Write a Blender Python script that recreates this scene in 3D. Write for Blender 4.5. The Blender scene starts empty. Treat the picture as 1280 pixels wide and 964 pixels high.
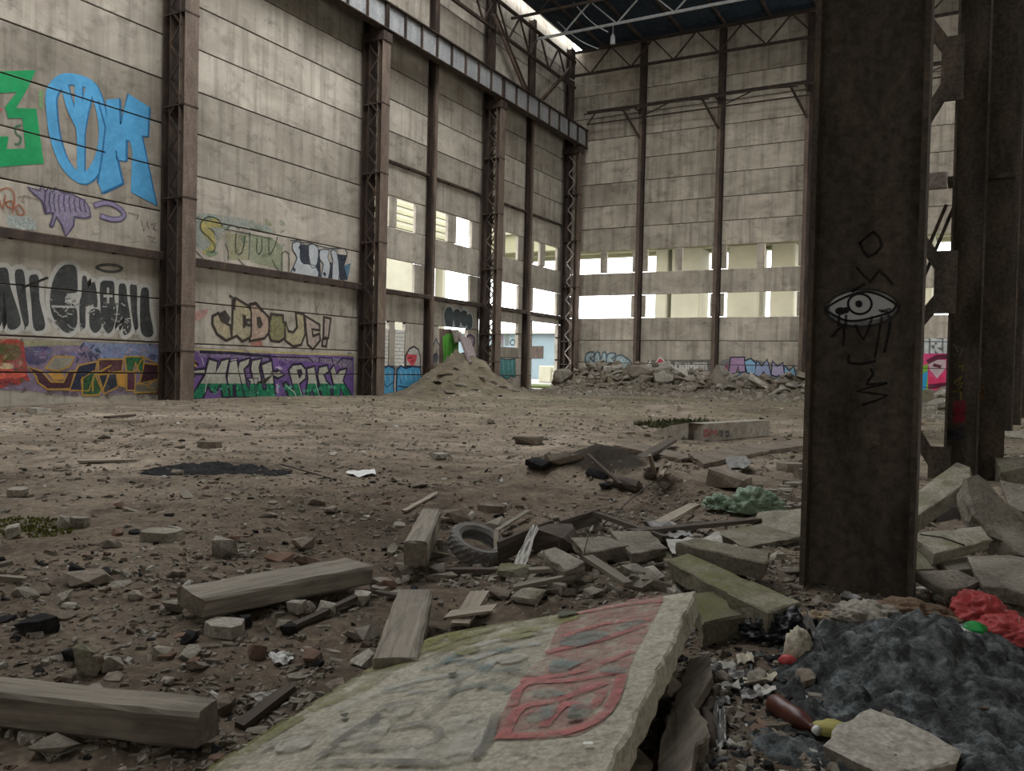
import bpy, bmesh, math, random
import numpy as np
from mathutils import Vector, Matrix, Euler, noise as mnoise

scene = bpy.context.scene
COL = scene.collection
rnd = random.Random(7)

# ------------------------------------------------------------------ camera
IMW, IMH = 1280, 964
CX, CY = IMW / 2, IMH / 2
CAMH = 1.55
VP_DEPTH = (1215, 473)          # vanishing point of the long wall
VP_CROSS = (-1220, 418)         # vanishing point of the end wall
FPX = math.sqrt(-((VP_DEPTH[0]-CX)*(VP_CROSS[0]-CX) + (VP_DEPTH[1]-CY)*(VP_CROSS[1]-CY)))
def _vd(v):
    return Vector(((v[0]-CX)/FPX, -(v[1]-CY)/FPX, -1)).normalized()
_yc = _vd(VP_DEPTH); _xc = -_vd(VP_CROSS); _zc = _xc.cross(_yc)
CAMROT = Matrix((_xc, _yc, _zc))      # camera space -> world space
CAMPOS = Vector((0, 0, CAMH))
cam_data = bpy.data.cameras.new('camera')
cam_data.sensor_width = 36.0
cam_data.lens = FPX / IMW * 36.0
cam_data.clip_start = 0.05
cam_data.clip_end = 800
cam = bpy.data.objects.new('camera', cam_data)
cam.matrix_world = Matrix.Translation(CAMPOS) @ CAMROT.to_4x4()
COL.objects.link(cam)
scene.camera = cam

def ray(px, py):
    return CAMROT @ Vector(((px-CX)/FPX, -(py-CY)/FPX, -1))
def onX(px, py, x):
    r = ray(px, py); return CAMPOS + r*(x/r.x)
def onY(px, py, y):
    r = ray(px, py); return CAMPOS + r*(y/r.y)
def onZ(px, py, z=0.0):
    r = ray(px, py); return CAMPOS + r*((z-CAMH)/r.z)

# ------------------------------------------------------------------ world and light
world = bpy.data.worlds.new('overcast_sky')
scene.world = world
world.use_nodes = True
wn = world.node_tree
bg = wn.nodes['Background']
bg.inputs['Color'].default_value = (0.97, 0.985, 1.0, 1)
bg.inputs['Strength'].default_value = 5.8
scene.view_settings.view_transform = 'Standard'
scene.view_settings.look = 'None'
scene.view_settings.exposure = 0.0
scene.view_settings.gamma = 1.0
scene.view_settings.use_curve_mapping = False
try:
    scene.cycles.use_denoising = True
    scene.cycles.max_bounces = 8
    scene.cycles.diffuse_bounces = 5
    scene.cycles.transparent_max_bounces = 12
except Exception:
    pass
# sampling portal in the open rooflight over the hall (guides sky light, gives none of its own)
ROOF_OPEN = (-22.8, -10.5, -2.0, 40.0, 25.4)     # x0, x1, y0, y1, z
pl = bpy.data.lights.new('rooflight_portal', 'AREA')
pl.shape = 'RECTANGLE'
pl.size = ROOF_OPEN[1]-ROOF_OPEN[0]
pl.size_y = ROOF_OPEN[3]-ROOF_OPEN[2]
pl.cycles.is_portal = True
plo = bpy.data.objects.new('rooflight_portal', pl)
plo.location = ((ROOF_OPEN[0]+ROOF_OPEN[1])/2, (ROOF_OPEN[2]+ROOF_OPEN[3])/2, ROOF_OPEN[4]+0.3)
COL.objects.link(plo)

# ------------------------------------------------------------------ materials
MATS = {}
def _ramp(nt, fac, stops):
    r = nt.nodes.new('ShaderNodeValToRGB')
    el = r.color_ramp.elements
    while len(el) < len(stops): el.new(0.5)
    for e, (p, c) in zip(el, stops):
        e.position = p; e.color = (*c, 1) if len(c) == 3 else c
    nt.links.new(fac, r.inputs[0])
    return r.outputs[0]
def _noise(nt, vec, scale, detail=4, rough=0.55, dist=0.0):
    n = nt.nodes.new('ShaderNodeTexNoise')
    n.inputs['Scale'].default_value = scale
    n.inputs['Detail'].default_value = detail
    n.inputs['Roughness'].default_value = rough
    n.inputs['Distortion'].default_value = dist
    nt.links.new(vec, n.inputs['Vector'])
    return n.outputs['Fac']
def _map(nt, vec, scale=(1, 1, 1), loc=(0, 0, 0)):
    m = nt.nodes.new('ShaderNodeMapping')
    m.inputs['Scale'].default_value = scale
    m.inputs['Location'].default_value = loc
    nt.links.new(vec, m.inputs['Vector'])
    return m.outputs[0]
def _mix(nt, fac, a, b, mode='MIX'):
    m = nt.nodes.new('ShaderNodeMix'); m.data_type = 'RGBA'; m.blend_type = mode
    for sock, v in ((m.inputs[0], fac), (m.inputs[6], a), (m.inputs[7], b)):
        if hasattr(v, 'is_linked'): nt.links.new(v, sock)
        elif isinstance(v, (int, float)): sock.default_value = v
        else: sock.default_value = (*v, 1)
    return m.outputs[2]
def _math(nt, op, a, b=None, clamp=False):
    m = nt.nodes.new('ShaderNodeMath'); m.operation = op; m.use_clamp = clamp
    for sock, v in ((m.inputs[0], a), (m.inputs[1], b)):
        if v is None: continue
        if hasattr(v, 'is_linked'): nt.links.new(v, sock)
        else: sock.default_value = v
    return m.outputs[0]
def _bump(nt, h, strength, dist, bsdf):
    b = nt.nodes.new('ShaderNodeBump')
    b.inputs['Strength'].default_value = strength
    b.inputs['Distance'].default_value = dist
    nt.links.new(h, b.inputs['Height'])
    nt.links.new(b.outputs[0], bsdf.inputs['Normal'])
def base_mat(name, rough=0.9, metal=0.0, spec=0.3):
    m = bpy.data.materials.new(name); m.use_nodes = True
    nt = m.node_tree; b = nt.nodes['Principled BSDF']
    b.inputs['Roughness'].default_value = rough
    b.inputs['Metallic'].default_value = metal
    b.inputs['Specular IOR Level'].default_value = spec if rough < 0.94 else 0.05
    MATS[name] = m
    return m, nt, b
def pos_of(nt, world=True):
    if world:
        return nt.nodes.new('ShaderNodeNewGeometry').outputs['Position']
    return nt.nodes.new('ShaderNodeTexCoord').outputs['Object']
def obj_rand(nt):
    return nt.nodes.new('ShaderNodeObjectInfo').outputs['Random']

def wall_concrete(name, dark, light, streak=0.5, stain=(0.10, 0.085, 0.07)):
    m, nt, b = base_mat(name, 0.92)
    p = pos_of(nt)
    rv = obj_rand(nt)
    shift = nt.nodes.new('ShaderNodeVectorMath'); shift.operation = 'ADD'
    cmb = nt.nodes.new('ShaderNodeCombineXYZ')
    s = _math(nt, 'MULTIPLY', rv, 37.0)
    for i in range(3): nt.links.new(s, cmb.inputs[i])
    nt.links.new(p, shift.inputs[0]); nt.links.new(cmb.outputs[0], shift.inputs[1])
    q = shift.outputs[0]
    big = _noise(nt, _map(nt, q, (0.35, 0.35, 0.6)), 1.0, 6, 0.62, 0.6)
    c = _ramp(nt, big, [(0.30, dark), (0.52, tuple((a+b_)/2 for a, b_ in zip(dark, light))), (0.72, light)])
    st = _noise(nt, _map(nt, q, (2.6, 2.6, 0.16)), 1.0, 5, 0.6, 0.2)
    stf = _ramp(nt, st, [(0.46, (0, 0, 0)), (0.74, (streak,)*3)])
    c = _mix(nt, stf, c, stain)
    st2 = _noise(nt, _map(nt, q, (3.1, 3.1, 0.22), (9, 4, 2)), 1.0, 4, 0.55)
    stf2 = _ramp(nt, st2, [(0.60, (0, 0, 0)), (0.80, (0.42,)*3)])
    c = _mix(nt, stf2, c, tuple(min(1, v*1.22) for v in light))
    blot = _noise(nt, _map(nt, q, (1, 1, 1.6)), 1.1, 8, 0.74, 0.3)
    bf = _ramp(nt, blot, [(0.52, (0, 0, 0)), (0.72, (0.62,)*3)])
    c = _mix(nt, bf, c, stain)
    tint = _ramp(nt, rv, [(0.0, (0.74, 0.72, 0.69)), (0.5, (1.0, 0.99, 0.97)), (1.0, (1.12, 1.10, 1.08))])
    c = _mix(nt, 1.0, c, tint, 'MULTIPLY')
    nt.links.new(c, b.inputs['Base Color'])
    fine = _noise(nt, p, 9.0, 6, 0.65)
    _bump(nt, fine, 0.5, 0.03, b)
    return m
def rubble_concrete(name, dark, light, moss=0.0, mosscol=(0.125, 0.13, 0.048), scale=3.0):
    m, nt, b = base_mat(name, 0.95)
    p = pos_of(nt)
    n = _noise(nt, p, scale, 8, 0.68, 0.3)
    c = _ramp(nt, n, [(0.30, dark), (0.52, tuple((x+y)/2 for x, y in zip(dark, light))), (0.72, light)])
    drt = _ramp(nt, _noise(nt, p, 7.5, 6, 0.7, 0.4), [(0.52, (0, 0, 0)), (0.72, (0.6,)*3)])
    c = _mix(nt, drt, c, (0.075, 0.06, 0.046))
    fine = _noise(nt, p, 42.0, 4, 0.7)
    ff = _ramp(nt, fine, [(0.40, (0.72,)*3), (0.62, (1.08,)*3)])
    c = _mix(nt, 1.0, c, ff, 'MULTIPLY')
    rv = obj_rand(nt)
    tint = _ramp(nt, rv, [(0.0, (0.72, 0.70, 0.66)), (1.0, (1.12, 1.10, 1.07))])
    c = _mix(nt, 1.0, c, tint, 'MULTIPLY')
    if moss > 0:
        geo = nt.nodes.new('ShaderNodeNewGeometry')
        sep = nt.nodes.new('ShaderNodeSeparateXYZ'); nt.links.new(geo.outputs['Normal'], sep.inputs[0])
        up = _math(nt, 'MULTIPLY', sep.outputs[2], 0.35)
        mn = _noise(nt, p, 3.4, 6, 0.7)
        mf = _math(nt, 'ADD', _math(nt, 'SUBTRACT', mn, 0.62 - 0.35*moss), up)
        mf = _ramp(nt, mf, [(0.26, (0, 0, 0)), (0.50, (0.72,)*3)])
        c = _mix(nt, mf, c, mosscol)
    nt.links.new(c, b.inputs['Base Color'])
    _bump(nt, _noise(nt, p, 24.0, 6, 0.7), 0.7, 0.012, b)
    return m
def steel(name, dark, mid, light, rough=0.75, metal=0.15, scale=1.6, streak=True):
    m, nt, b = base_mat(name, rough, metal, 0.35)
    p = pos_of(nt)
    n = _noise(nt, _map(nt, p, (scale, scale, scale*(0.3 if streak else 1))), 1.6, 8, 0.68, 0.4)
    c = _ramp(nt, n, [(0.28, dark), (0.50, mid), (0.72, light)])
    f = _noise(nt, p, 18.0, 5, 0.7)
    ff = _ramp(nt, f, [(0.36, (0.6,)*3), (0.66, (1.12,)*3)])
    c = _mix(nt, 1.0, c, ff, 'MULTIPLY')
    nt.links.new(c, b.inputs['Base Color'])
    _bump(nt, f, 0.35, 0.006, b)
    return m
def plain(name, col, rough=0.7, var=0.25, scale=6.0, metal=0.0, bump=0.25, bdist=0.01, randtint=False):
    m, nt, b = base_mat(name, rough, metal, 0.35)
    p = pos_of(nt)
    n = _noise(nt, p, scale, 6, 0.65)
    lo = tuple(v*(1-var) for v in col); hi = tuple(min(1, v*(1+var)) for v in col)
    c = _ramp(nt, n, [(0.3, lo), (0.7, hi)])
    if randtint:
        c = _mix(nt, 1.0, c, _ramp(nt, obj_rand(nt), [(0, (0.62, 0.62, 0.62)), (1, (1.25, 1.22, 1.18))]), 'MULTIPLY')
    nt.links.new(c, b.inputs['Base Color'])
    if bump: _bump(nt, n, bump, bdist, b)
    return m
def wood(name, dark, light, axis=0):
    m, nt, b = base_mat(name, 0.85)
    p = pos_of(nt, False)
    sc = [9.0, 9.0, 9.0]; sc[axis] = 0.7
    n = _noise(nt, _map(nt, p, tuple(sc)), 2.2, 8, 0.7, 0.6)
    c = _ramp(nt, n, [(0.30, dark), (0.50, tuple((x+y)/2 for x, y in zip(dark, light))), (0.74, light)])
    big = _noise(nt, p, 2.3, 4, 0.6)
    c = _mix(nt, _ramp(nt, big, [(0.52, (0, 0, 0)), (0.74, (0.6,)*3)]), c, dark)
    nt.links.new(c, b.inputs['Base Color'])
    _bump(nt, n, 0.6, 0.012, b)
    return m
def paint(col, wear=0.35, name=None):
    key = 'paint_%02x%02x%02x_%d' % (*[int(max(0, min(1, v))*255) for v in col], int(wear*100))
    if key in MATS: return MATS[key]
    m, nt, b = base_mat(key, 0.7)
    p = pos_of(nt)
    n = _noise(nt, p, 2.2, 8, 0.72, 0.2)
    f = _ramp(nt, n, [(0.50, (0, 0, 0)), (0.66, (wear,)*3)])
    v = _noise(nt, p, 1.1, 4, 0.6)
    cc = _ramp(nt, v, [(0.3, tuple(x*0.82 for x in col)), (0.7, tuple(min(1, x*1.14) for x in col))])
    c = _mix(nt, _math(nt, 'MULTIPLY', f, 0.5), cc, (0.30, 0.275, 0.235))
    nt.links.new(c, b.inputs['Base Color'])
    # thin or worn paint lets the surface below show through
    v2 = _noise(nt, p, 9.0 if wear >= 0.5 else 5.0, 7, 0.75, 0.5)
    lo = max(0.0, 1.0 - wear*1.25); hi = 1.0 if wear < 0.6 else 0.8
    al = _ramp(nt, v2, [(0.36, (hi,)*3), (0.62, (lo,)*3)])
    nt.links.new(al, b.inputs['Alpha'])
    return m

def S(r, g, b):
    """sRGB 0-255 -> linear"""
    return tuple(((v/255)/12.92 if v/255 <= 0.04045 else ((v/255+0.055)/1.055)**2.4) for v in (r, g, b))

M_WALL = wall_concrete('wall_concrete_warm', (0.275, 0.245, 0.20), (0.50, 0.46, 0.39), 0.55)
M_WALLB = wall_concrete('wall_concrete_end', (0.33, 0.292, 0.236), (0.61, 0.555, 0.46), 0.6)
M_JOINT = plain('joint_dirt', (0.035, 0.03, 0.026), 0.95, 0.3)
M_STEEL = steel('steel_dark_rust', (0.020, 0.014, 0.011), (0.055, 0.038, 0.029), (0.12, 0.075, 0.05))
M_STEELN = steel('steel_column_black_brown', (0.045, 0.038, 0.031), (0.098, 0.082, 0.066), (0.18, 0.140, 0.104), 0.95, 0.0)
M_STEELF = steel('steel_flange_brown', (0.10, 0.075, 0.06), (0.17, 0.125, 0.095), (0.26, 0.20, 0.155))
M_STEELG = steel('steel_web_grey', (0.21, 0.215, 0.215), (0.31, 0.315, 0.315), (0.41, 0.41, 0.40), 0.6)
M_STEELL = steel('steel_pale_lattice', (0.16, 0.12, 0.10), (0.30, 0.25, 0.22), (0.45, 0.40, 0.36))
M_ROOF = steel('roof_deck_dark', (0.018, 0.024, 0.030), (0.030, 0.040, 0.050), (0.045, 0.058, 0.07), 0.95, 0.0)
M_TRUSSW = steel('pale_steel_lit_tone', (0.35, 0.36, 0.36), (0.55, 0.56, 0.56), (0.7, 0.7, 0.7), 0.6)  # sky light caught by the truss put into this pale colour; cables and lamp share it
M_RUB = rubble_concrete('rubble_concrete', (0.19, 0.17, 0.143), (0.42, 0.39, 0.335))
M_RUBD = rubble_concrete('rubble_concrete_dusty_brown', (0.155, 0.132, 0.108), (0.33, 0.288, 0.24))
M_RUBM = rubble_concrete('rubble_concrete_mossy', (0.20, 0.185, 0.15), (0.42, 0.395, 0.33), 0.22)
M_RUBMM = rubble_concrete('rubble_concrete_very_mossy', (0.16, 0.152, 0.115), (0.35, 0.335, 0.265), 0.55)
M_STONE = rubble_concrete('stone_pale', (0.28, 0.26, 0.225), (0.50, 0.475, 0.42), scale=6)
M_BRICKR = plain('brick_red_dirty', (0.165, 0.112, 0.086), 0.95, 0.35, 9, randtint=True)
M_CHAR = plain('charred_black', (0.026, 0.025, 0.025), 0.96, 0.5, 14, bump=0.8, bdist=0.02)
M_WOOD = wood('timber_weathered_grey', (0.095, 0.079, 0.060), (0.335, 0.296, 0.236))
M_WOODR = wood('timber_rotten', (0.06, 0.047, 0.036), (0.31, 0.265, 0.205), 1)
M_WOODD = wood('timber_dark', (0.035, 0.027, 0.02), (0.115, 0.088, 0.066))
M_WOODP = wood('plank_pale', (0.20, 0.165, 0.125), (0.42, 0.365, 0.29))
M_WHITE = plain('scrap_white', (0.60, 0.60, 0.57), 0.6, 0.2, 8)
M_RUBBER = plain('tyre_rubber_dusty', (0.17, 0.16, 0.145), 0.85, 0.3, 9)

# ------------------------------------------------------------------ mesh helpers
def wm(o):
    b = o.matrix_basis
    return b if o.parent is None else wm(o.parent) @ o.matrix_parent_inverse @ b
def link(o, parent=None, local=False):
    """children keep world coordinates unless local"""
    COL.objects.link(o)
    if parent is not None:
        o.parent = parent
        if not local: o.matrix_parent_inverse = wm(parent).inverted()
    return o
def mesh(name, verts, faces, mat, smooth=False):
    me = bpy.data.meshes.new(name)
    me.from_pydata([tuple(v) for v in verts], [], faces)
    if mat is not None:
        for mm in (mat if isinstance(mat, (list, tuple)) else [mat]): me.materials.append(mm)
    if smooth:
        for p in me.polygons: p.use_smooth = True
    me.update()
    return me
def obj(name, me, parent=None, loc=None, rot=None, scale=None, local=False):
    o = bpy.data.objects.new(name, me)
    if loc is not None: o.location = loc
    if rot is not None: o.rotation_euler = rot
    if scale is not None: o.scale = scale
    return link(o, parent, local)
def tag(o, label=None, cat=None, group=None, kind=None):
    if label: o['label'] = label
    if cat: o['category'] = cat
    if group: o['group'] = group
    if kind: o['kind'] = kind
    return o
def empty(name, loc=(0, 0, 0), rot=(0, 0, 0), parent=None):
    e = bpy.data.objects.new(name, None)
    e.location = loc; e.rotation_euler = rot
    e.empty_display_size = 0.2
    return link(e, parent)

class MB:
    def __init__(s): s.v = []; s.f = []
    def box(s, x0, x1, y0, y1, z0, z1):
        n = len(s.v)
        s.v += [Vector(p) for p in ((x0,y0,z0),(x1,y0,z0),(x1,y1,z0),(x0,y1,z0),(x0,y0,z1),(x1,y0,z1),(x1,y1,z1),(x0,y1,z1))]
        s.f += [tuple(n+i for i in q) for q in ((0,3,2,1),(4,5,6,7),(0,1,5,4),(1,2,6,5),(2,3,7,6),(3,0,4,7))]
        return s
    def cbox(s, x0, x1, y0, y1, z0, z1, c):
        """box with all edges chamfered by c"""
        n = len(s.v)
        X = (x0, x1); Y = (y0, y1); Z = (z0, z1)
        idx = {}
        for i in (0, 1):
            for j in (0, 1):
                for k in (0, 1):
                    sx, sy, sz = (c if i == 0 else -c), (c if j == 0 else -c), (c if k == 0 else -c)
                    for a, d in (('x', (0, sy, sz)), ('y', (sx, 0, sz)), ('z', (sx, sy, 0))):
                        idx[(i, j, k, a)] = len(s.v)
                        s.v.append(Vector((X[i]+d[0], Y[j]+d[1], Z[k]+d[2])))
        F = s.f
        for i in (0, 1):
            q = [idx[(i, j, k, 'x')] for j, k in ((0,0),(1,0),(1,1),(0,1))]; F.append(tuple(q if i else q[::-1]))
        for j in (0, 1):
            q = [idx[(i, j, k, 'y')] for i, k in ((0,0),(0,1),(1,1),(1,0))]; F.append(tuple(q if j else q[::-1]))
        for k in (0, 1):
            q = [idx[(i, j, k, 'z')] for i, j in ((0,0),(1,0),(1,1),(0,1))]; F.append(tuple(q if k else q[::-1]))
        for i in (0, 1):
            for j in (0, 1):
                q = [idx[(i,j,0,'x')], idx[(i,j,1,'x')], idx[(i,j,1,'y')], idx[(i,j,0,'y')]]
                F.append(tuple(q if i != j else q[::-1]))
            for k in (0, 1):
                q = [idx[(i,0,k,'x')], idx[(i,0,k,'z')], idx[(i,1,k,'z')], idx[(i,1,k,'x')]]
                F.append(tuple(q if i != k else q[::-1]))
        for j in (0, 1):
            for k in (0, 1):
                q = [idx[(0,j,k,'y')], idx[(1,j,k,'y')], idx[(1,j,k,'z')], idx[(0,j,k,'z')]]
                F.append(tuple(q if j != k else q[::-1]))
        for i in (0, 1):
            for j in (0, 1):
                for k in (0, 1):
                    q = [idx[(i,j,k,a)] for a in 'xyz']
                    F.append(tuple(q if (i+j+k) % 2 else q[::-1]))
        return s
    def bar(s, a, b, w, t, up=(0, 0, 1)):
        """rectangular bar from a to b, w across, t along 'up'"""
        a = Vector(a); b = Vector(b); d = (b-a).normalized(); up = Vector(up)
        side = d.cross(up)
        if side.length < 1e-4: side = d.cross(Vector((1, 0, 0)))
        side.normalize(); u = side.cross(d).normalized()
        n = len(s.v)
        for p in (a, b):
            for i, j in ((-1,-1),(1,-1),(1,1),(-1,1)):
                s.v.append(p + side*(i*w/2) + u*(j*t/2))
        s.f += [tuple(n+i for i in q) for q in ((3,2,1,0),(4,5,6,7),(0,1,5,4),(1,2,6,5),(2,3,7,6),(3,0,4,7))]
        return s
    def tube(s, pts, r, seg=8):
        pts = [Vector(p) for p in pts]
        n0 = len(s.v)
        for i, p in enumerate(pts):
            d = (pts[min(i+1, len(pts)-1)] - pts[max(i-1, 0)]).normalized()
            a = d.cross(Vector((0, 0, 1)))
            if a.length < 1e-3: a = d.cross(Vector((1, 0, 0)))
            a.normalize(); c = a.cross(d)
            rr = r[i] if isinstance(r, (list, tuple)) else r
            for k in range(seg):
                t = 2*math.pi*k/seg
                s.v.append(p + a*(rr*math.cos(t)) + c*(rr*math.sin(t)))
        for i in range(len(pts)-1):
            for k in range(seg):
                k2 = (k+1) % seg
                s.f.append((n0+i*seg+k, n0+i*seg+k2, n0+(i+1)*seg+k2, n0+(i+1)*seg+k))
        s.f.append(tuple(n0+k for k in range(seg))[::-1])
        s.f.append(tuple(n0+(len(pts)-1)*seg+k for k in range(seg)))
        return s
    def ibeam(s, cx, cy, z0, z1, depth, width, tf=0.03, tw=0.02, web='x'):
        """vertical I section; web plane along x or y"""
        if web == 'x':
            s.box(cx-depth/2, cx-depth/2+tf, cy-width/2, cy+width/2, z0, z1)
            s.box(cx+depth/2-tf, cx+depth/2, cy-width/2, cy+width/2, z0, z1)
            s.box(cx-depth/2+tf, cx+depth/2-tf, cy-tw/2, cy+tw/2, z0, z1)
        else:
            s.box(cx-width/2, cx+width/2, cy-depth/2, cy-depth/2+tf, z0, z1)
            s.box(cx-width/2, cx+width/2, cy+depth/2-tf, cy+depth/2, z0, z1)
            s.box(cx-tw/2, cx+tw/2, cy-depth/2+tf, cy+depth/2-tf, z0, z1)
        return s
    def build(s, name, mat, parent=None, smooth=False):
        return obj(name, mesh(name, s.v, s.f, mat, smooth), parent)
def put(name, bm_, mat, parent=None):
    return bm_.build(name, mat, parent)
# ------------------------------------------------------------------ ground
MOUNDS = [  # cx, cy, rx, ry, h
    (-25.6, 40.2, 2.3, 3.0, 2.25),      # earth heap in front of the broken doorway
    (-23.2, 53.3, 2.2, 2.6, 0.9),
    (-20.6, 53.2, 3.2, 3.2, 1.35),       # rubble bank along the end wall
    (-15.8, 53.0, 4.0, 3.4, 1.05),
    (-10.8, 52.8, 3.4, 3.0, 0.5),
    (-7.0, 53.0, 4.0, 3.0, 0.9),
    (-0.5, 47.0, 5.0, 3.5, 0.9),
    (-4.55, 11.0, 1.15, 0.70, 0.46),      # dark earth hump
    (-6.5, 23.2, 1.3, 1.0, 0.22),       # grassy hump
    (-9.0, 33.0, 6.0, 2.5, 0.18),
    (-1.7, 6.3, 1.5, 1.1, 0.17),        # foreground rubble bed
    (-0.1, 4.9, 0.9, 0.8, 0.12),        # ash heap by the column
    (0.05, 7.7, 1.0, 1.2, 0.15),
]
def gh(x, y):
    z = 0.11*mnoise.noise((x*0.16, y*0.16, 3.1)) + 0.05*mnoise.noise((x*0.5+7, y*0.5, 1.7))
    z += 0.022*mnoise.noise((x*1.7, y*1.7, 9.0)) + 0.016*mnoise.noise((x*4.6, y*4.6, 5.0)) + 0.011*mnoise.noise((x*10, y*10, 2.0))
    for cx, cy, rx, ry, h in MOUNDS:
        d = ((x-cx)/rx)**2 + ((y-cy)/ry)**2
        if d < 6: z += h*math.exp(-d*1.1)*(1+0.25*mnoise.noise((x*0.9, y*0.9, 4.0))+0.28*mnoise.noise((x*2.7, y*2.7, 7.0))+0.14*mnoise.noise((x*7, y*7, 1.0)))
    r = math.hypot(x, y)
    if r < 2: z *= r/2
    return z

def ground_material():
    m, nt, b = base_mat('ground_dirt', 0.97, 0, 0.2)
    p = pos_of(nt)
    big = _noise(nt, p, 0.22, 6, 0.62, 0.5)
    c = _ramp(nt, big, [(0.28, (0.105, 0.084, 0.063)), (0.48, (0.232, 0.190, 0.144)), (0.72, (0.365, 0.308, 0.242))])
    mid = _noise(nt, p, 1.4, 8, 0.7, 0.3)
    c = _mix(nt, 1.0, c, _ramp(nt, mid, [(0.30, (0.38, 0.36, 0.35)), (0.50, (0.95, 0.95, 0.95)), (0.72, (1.35, 1.33, 1.3))]), 'MULTIPLY')
    fine = _noise(nt, p, 14.0, 8, 0.75)
    c = _mix(nt, 1.0, c, _ramp(nt, fine, [(0.34, (0.55,)*3), (0.55, (1.0,)*3), (0.70, (1.45, 1.42, 1.36))]), 'MULTIPLY')
    # fine pale grit
    vor = nt.nodes.new('ShaderNodeTexVoronoi'); vor.inputs['Scale'].default_value = 17.0
    nt.links.new(p, vor.inputs['Vector'])
    gm = _ramp(nt, vor.outputs['Distance'], [(0.10, (0.75,)*3), (0.22, (0, 0, 0))])
    gate = _ramp(nt, _noise(nt, p, 2.6, 4, 0.7), [(0.48, (0, 0, 0)), (0.62, (1, 1, 1))])
    gm2 = _mix(nt, 1.0, gm, gate, 'MULTIPLY')
    c = _mix(nt, gm2, c, (0.42, 0.385, 0.33))
    # thin moss and grass film further back
    gr = _noise(nt, p, 0.45, 7, 0.68, 0.4)
    sep = nt.nodes.new('ShaderNodeSeparateXYZ'); nt.links.new(p, sep.inputs[0])
    far = nt.nodes.new('ShaderNodeMapRange'); far.inputs[1].default_value = 13; far.inputs[2].default_value = 34
    nt.links.new(sep.outputs[1], far.inputs[0])
    gm3 = _math(nt, 'MULTIPLY', _ramp(nt, gr, [(0.40, (0, 0, 0)), (0.62, (0.8,)*3)]), far.outputs[0])
    c = _mix(nt, gm3, c, (0.145, 0.134, 0.080))
    # dark brown soil in the nearer hall, light falloff painted in, with a ragged edge
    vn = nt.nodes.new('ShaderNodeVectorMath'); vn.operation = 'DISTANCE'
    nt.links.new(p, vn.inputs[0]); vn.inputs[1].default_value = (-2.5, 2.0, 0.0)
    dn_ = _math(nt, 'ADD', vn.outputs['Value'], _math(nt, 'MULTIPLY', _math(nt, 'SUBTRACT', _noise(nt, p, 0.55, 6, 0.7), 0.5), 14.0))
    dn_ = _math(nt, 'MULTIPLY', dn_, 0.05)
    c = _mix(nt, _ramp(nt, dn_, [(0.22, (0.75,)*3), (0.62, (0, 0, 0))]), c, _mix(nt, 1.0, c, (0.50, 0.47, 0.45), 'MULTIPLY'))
    # damp burnt soil of the hump
    vd = nt.nodes.new('ShaderNodeVectorMath'); vd.operation = 'DISTANCE'
    pm = _map(nt, p, (0.75, 1.1, 0.3)); nt.links.new(pm, vd.inputs[0]); vd.inputs[1].default_value = (-4.55*0.75, 10.9*1.1, 0.06)
    dd_ = _math(nt, 'ADD', vd.outputs['Value'], _math(nt, 'MULTIPLY', _noise(nt, p, 1.9, 5, 0.7), 0.7))
    c = _mix(nt, _ramp(nt, dd_, [(0.80, (0.85,)*3), (1.45, (0, 0, 0))]), c, (0.032, 0.027, 0.022))
    nt.links.new(c, b.inputs['Base Color'])
    hb = _math(nt, 'ADD', _math(nt, 'MULTIPLY', mid, 0.6), fine)
    _bump(nt, hb, 0.7, 0.03, b)
    return m
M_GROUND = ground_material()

def build_ground():
    nx, ny = 380, 400
    xs = []
    for i in range(nx+1):
        u = -1 + 2*i/nx
        xs.append(-1.5 + (26.4 if u < 0 else 16.5)*(0.30*u + 0.70*u*abs(u)**1.2))
    ys = [-2.0 + 59.5*(0.22*(j/ny) + 0.78*(j/ny)**2.1) for j in range(ny+1)]
    verts = [(x, y, gh(x, y)) for y in ys for x in xs]
    W = nx+1
    faces = [(j*W+i, j*W+i+1, (j+1)*W+i+1, (j+1)*W+i) for j in range(ny) for i in range(nx)]
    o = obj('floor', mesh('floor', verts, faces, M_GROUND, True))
    tag(o, 'bare brown dirt floor of the hall strewn with debris', kind='structure')
build_ground()
# the floor goes on behind the camera and under the walls
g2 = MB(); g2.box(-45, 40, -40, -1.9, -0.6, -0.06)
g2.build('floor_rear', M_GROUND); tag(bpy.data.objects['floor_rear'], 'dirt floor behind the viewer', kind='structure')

# ------------------------------------------------------------------ walls of concrete panels
WX = -27.0      # inner face of the long wall
WY = 57.0       # inner face of the end wall
LEV = [-0.5, 1.05, 2.22, 3.87, 5.53, 7.18, 8.84, 10.49, 12.15, 13.80, 15.46, 17.10, 18.77, 20.40, 22.10, 23.70, 25.20]
G = 0.022       # half joint
wall_left = empty('wall_left', (WX, 20, 0)); tag(wall_left, 'long left wall of large weathered concrete panels', kind='structure')
wall_back = empty('wall_back', (-10, WY, 0)); tag(wall_back, 'tall end wall of stained concrete panels with window bands', kind='structure')
_pc = {}
def panel(wall, a0, a1, z0, z1, name='panel', inset=0.0, thick=0.26, mat=None):
    """one concrete panel; a0..a1 along the wall"""
    w = a1-a0-2*G; h = z1-z0-2*G
    on_left = wall is wall_left
    key = (on_left, round(w, 2), round(h, 2), round(thick, 2), mat.name if mat else '')
    if key not in _pc:
        mb = MB()
        if on_left: mb.cbox(-thick, 0, -w/2, w/2, -h/2, h/2, 0.02)
        else: mb.cbox(-w/2, w/2, 0, thick, -h/2, h/2, 0.02)
        _pc[key] = mesh(name, mb.v, mb.f, mat or (M_WALL if on_left else M_WALLB))
    c = (a0+a1)/2; z = (z0+z1)/2
    loc = (WX-inset, c, z) if on_left else (c, WY+inset, z)
    return obj(name, _pc[key], wall, loc)
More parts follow.
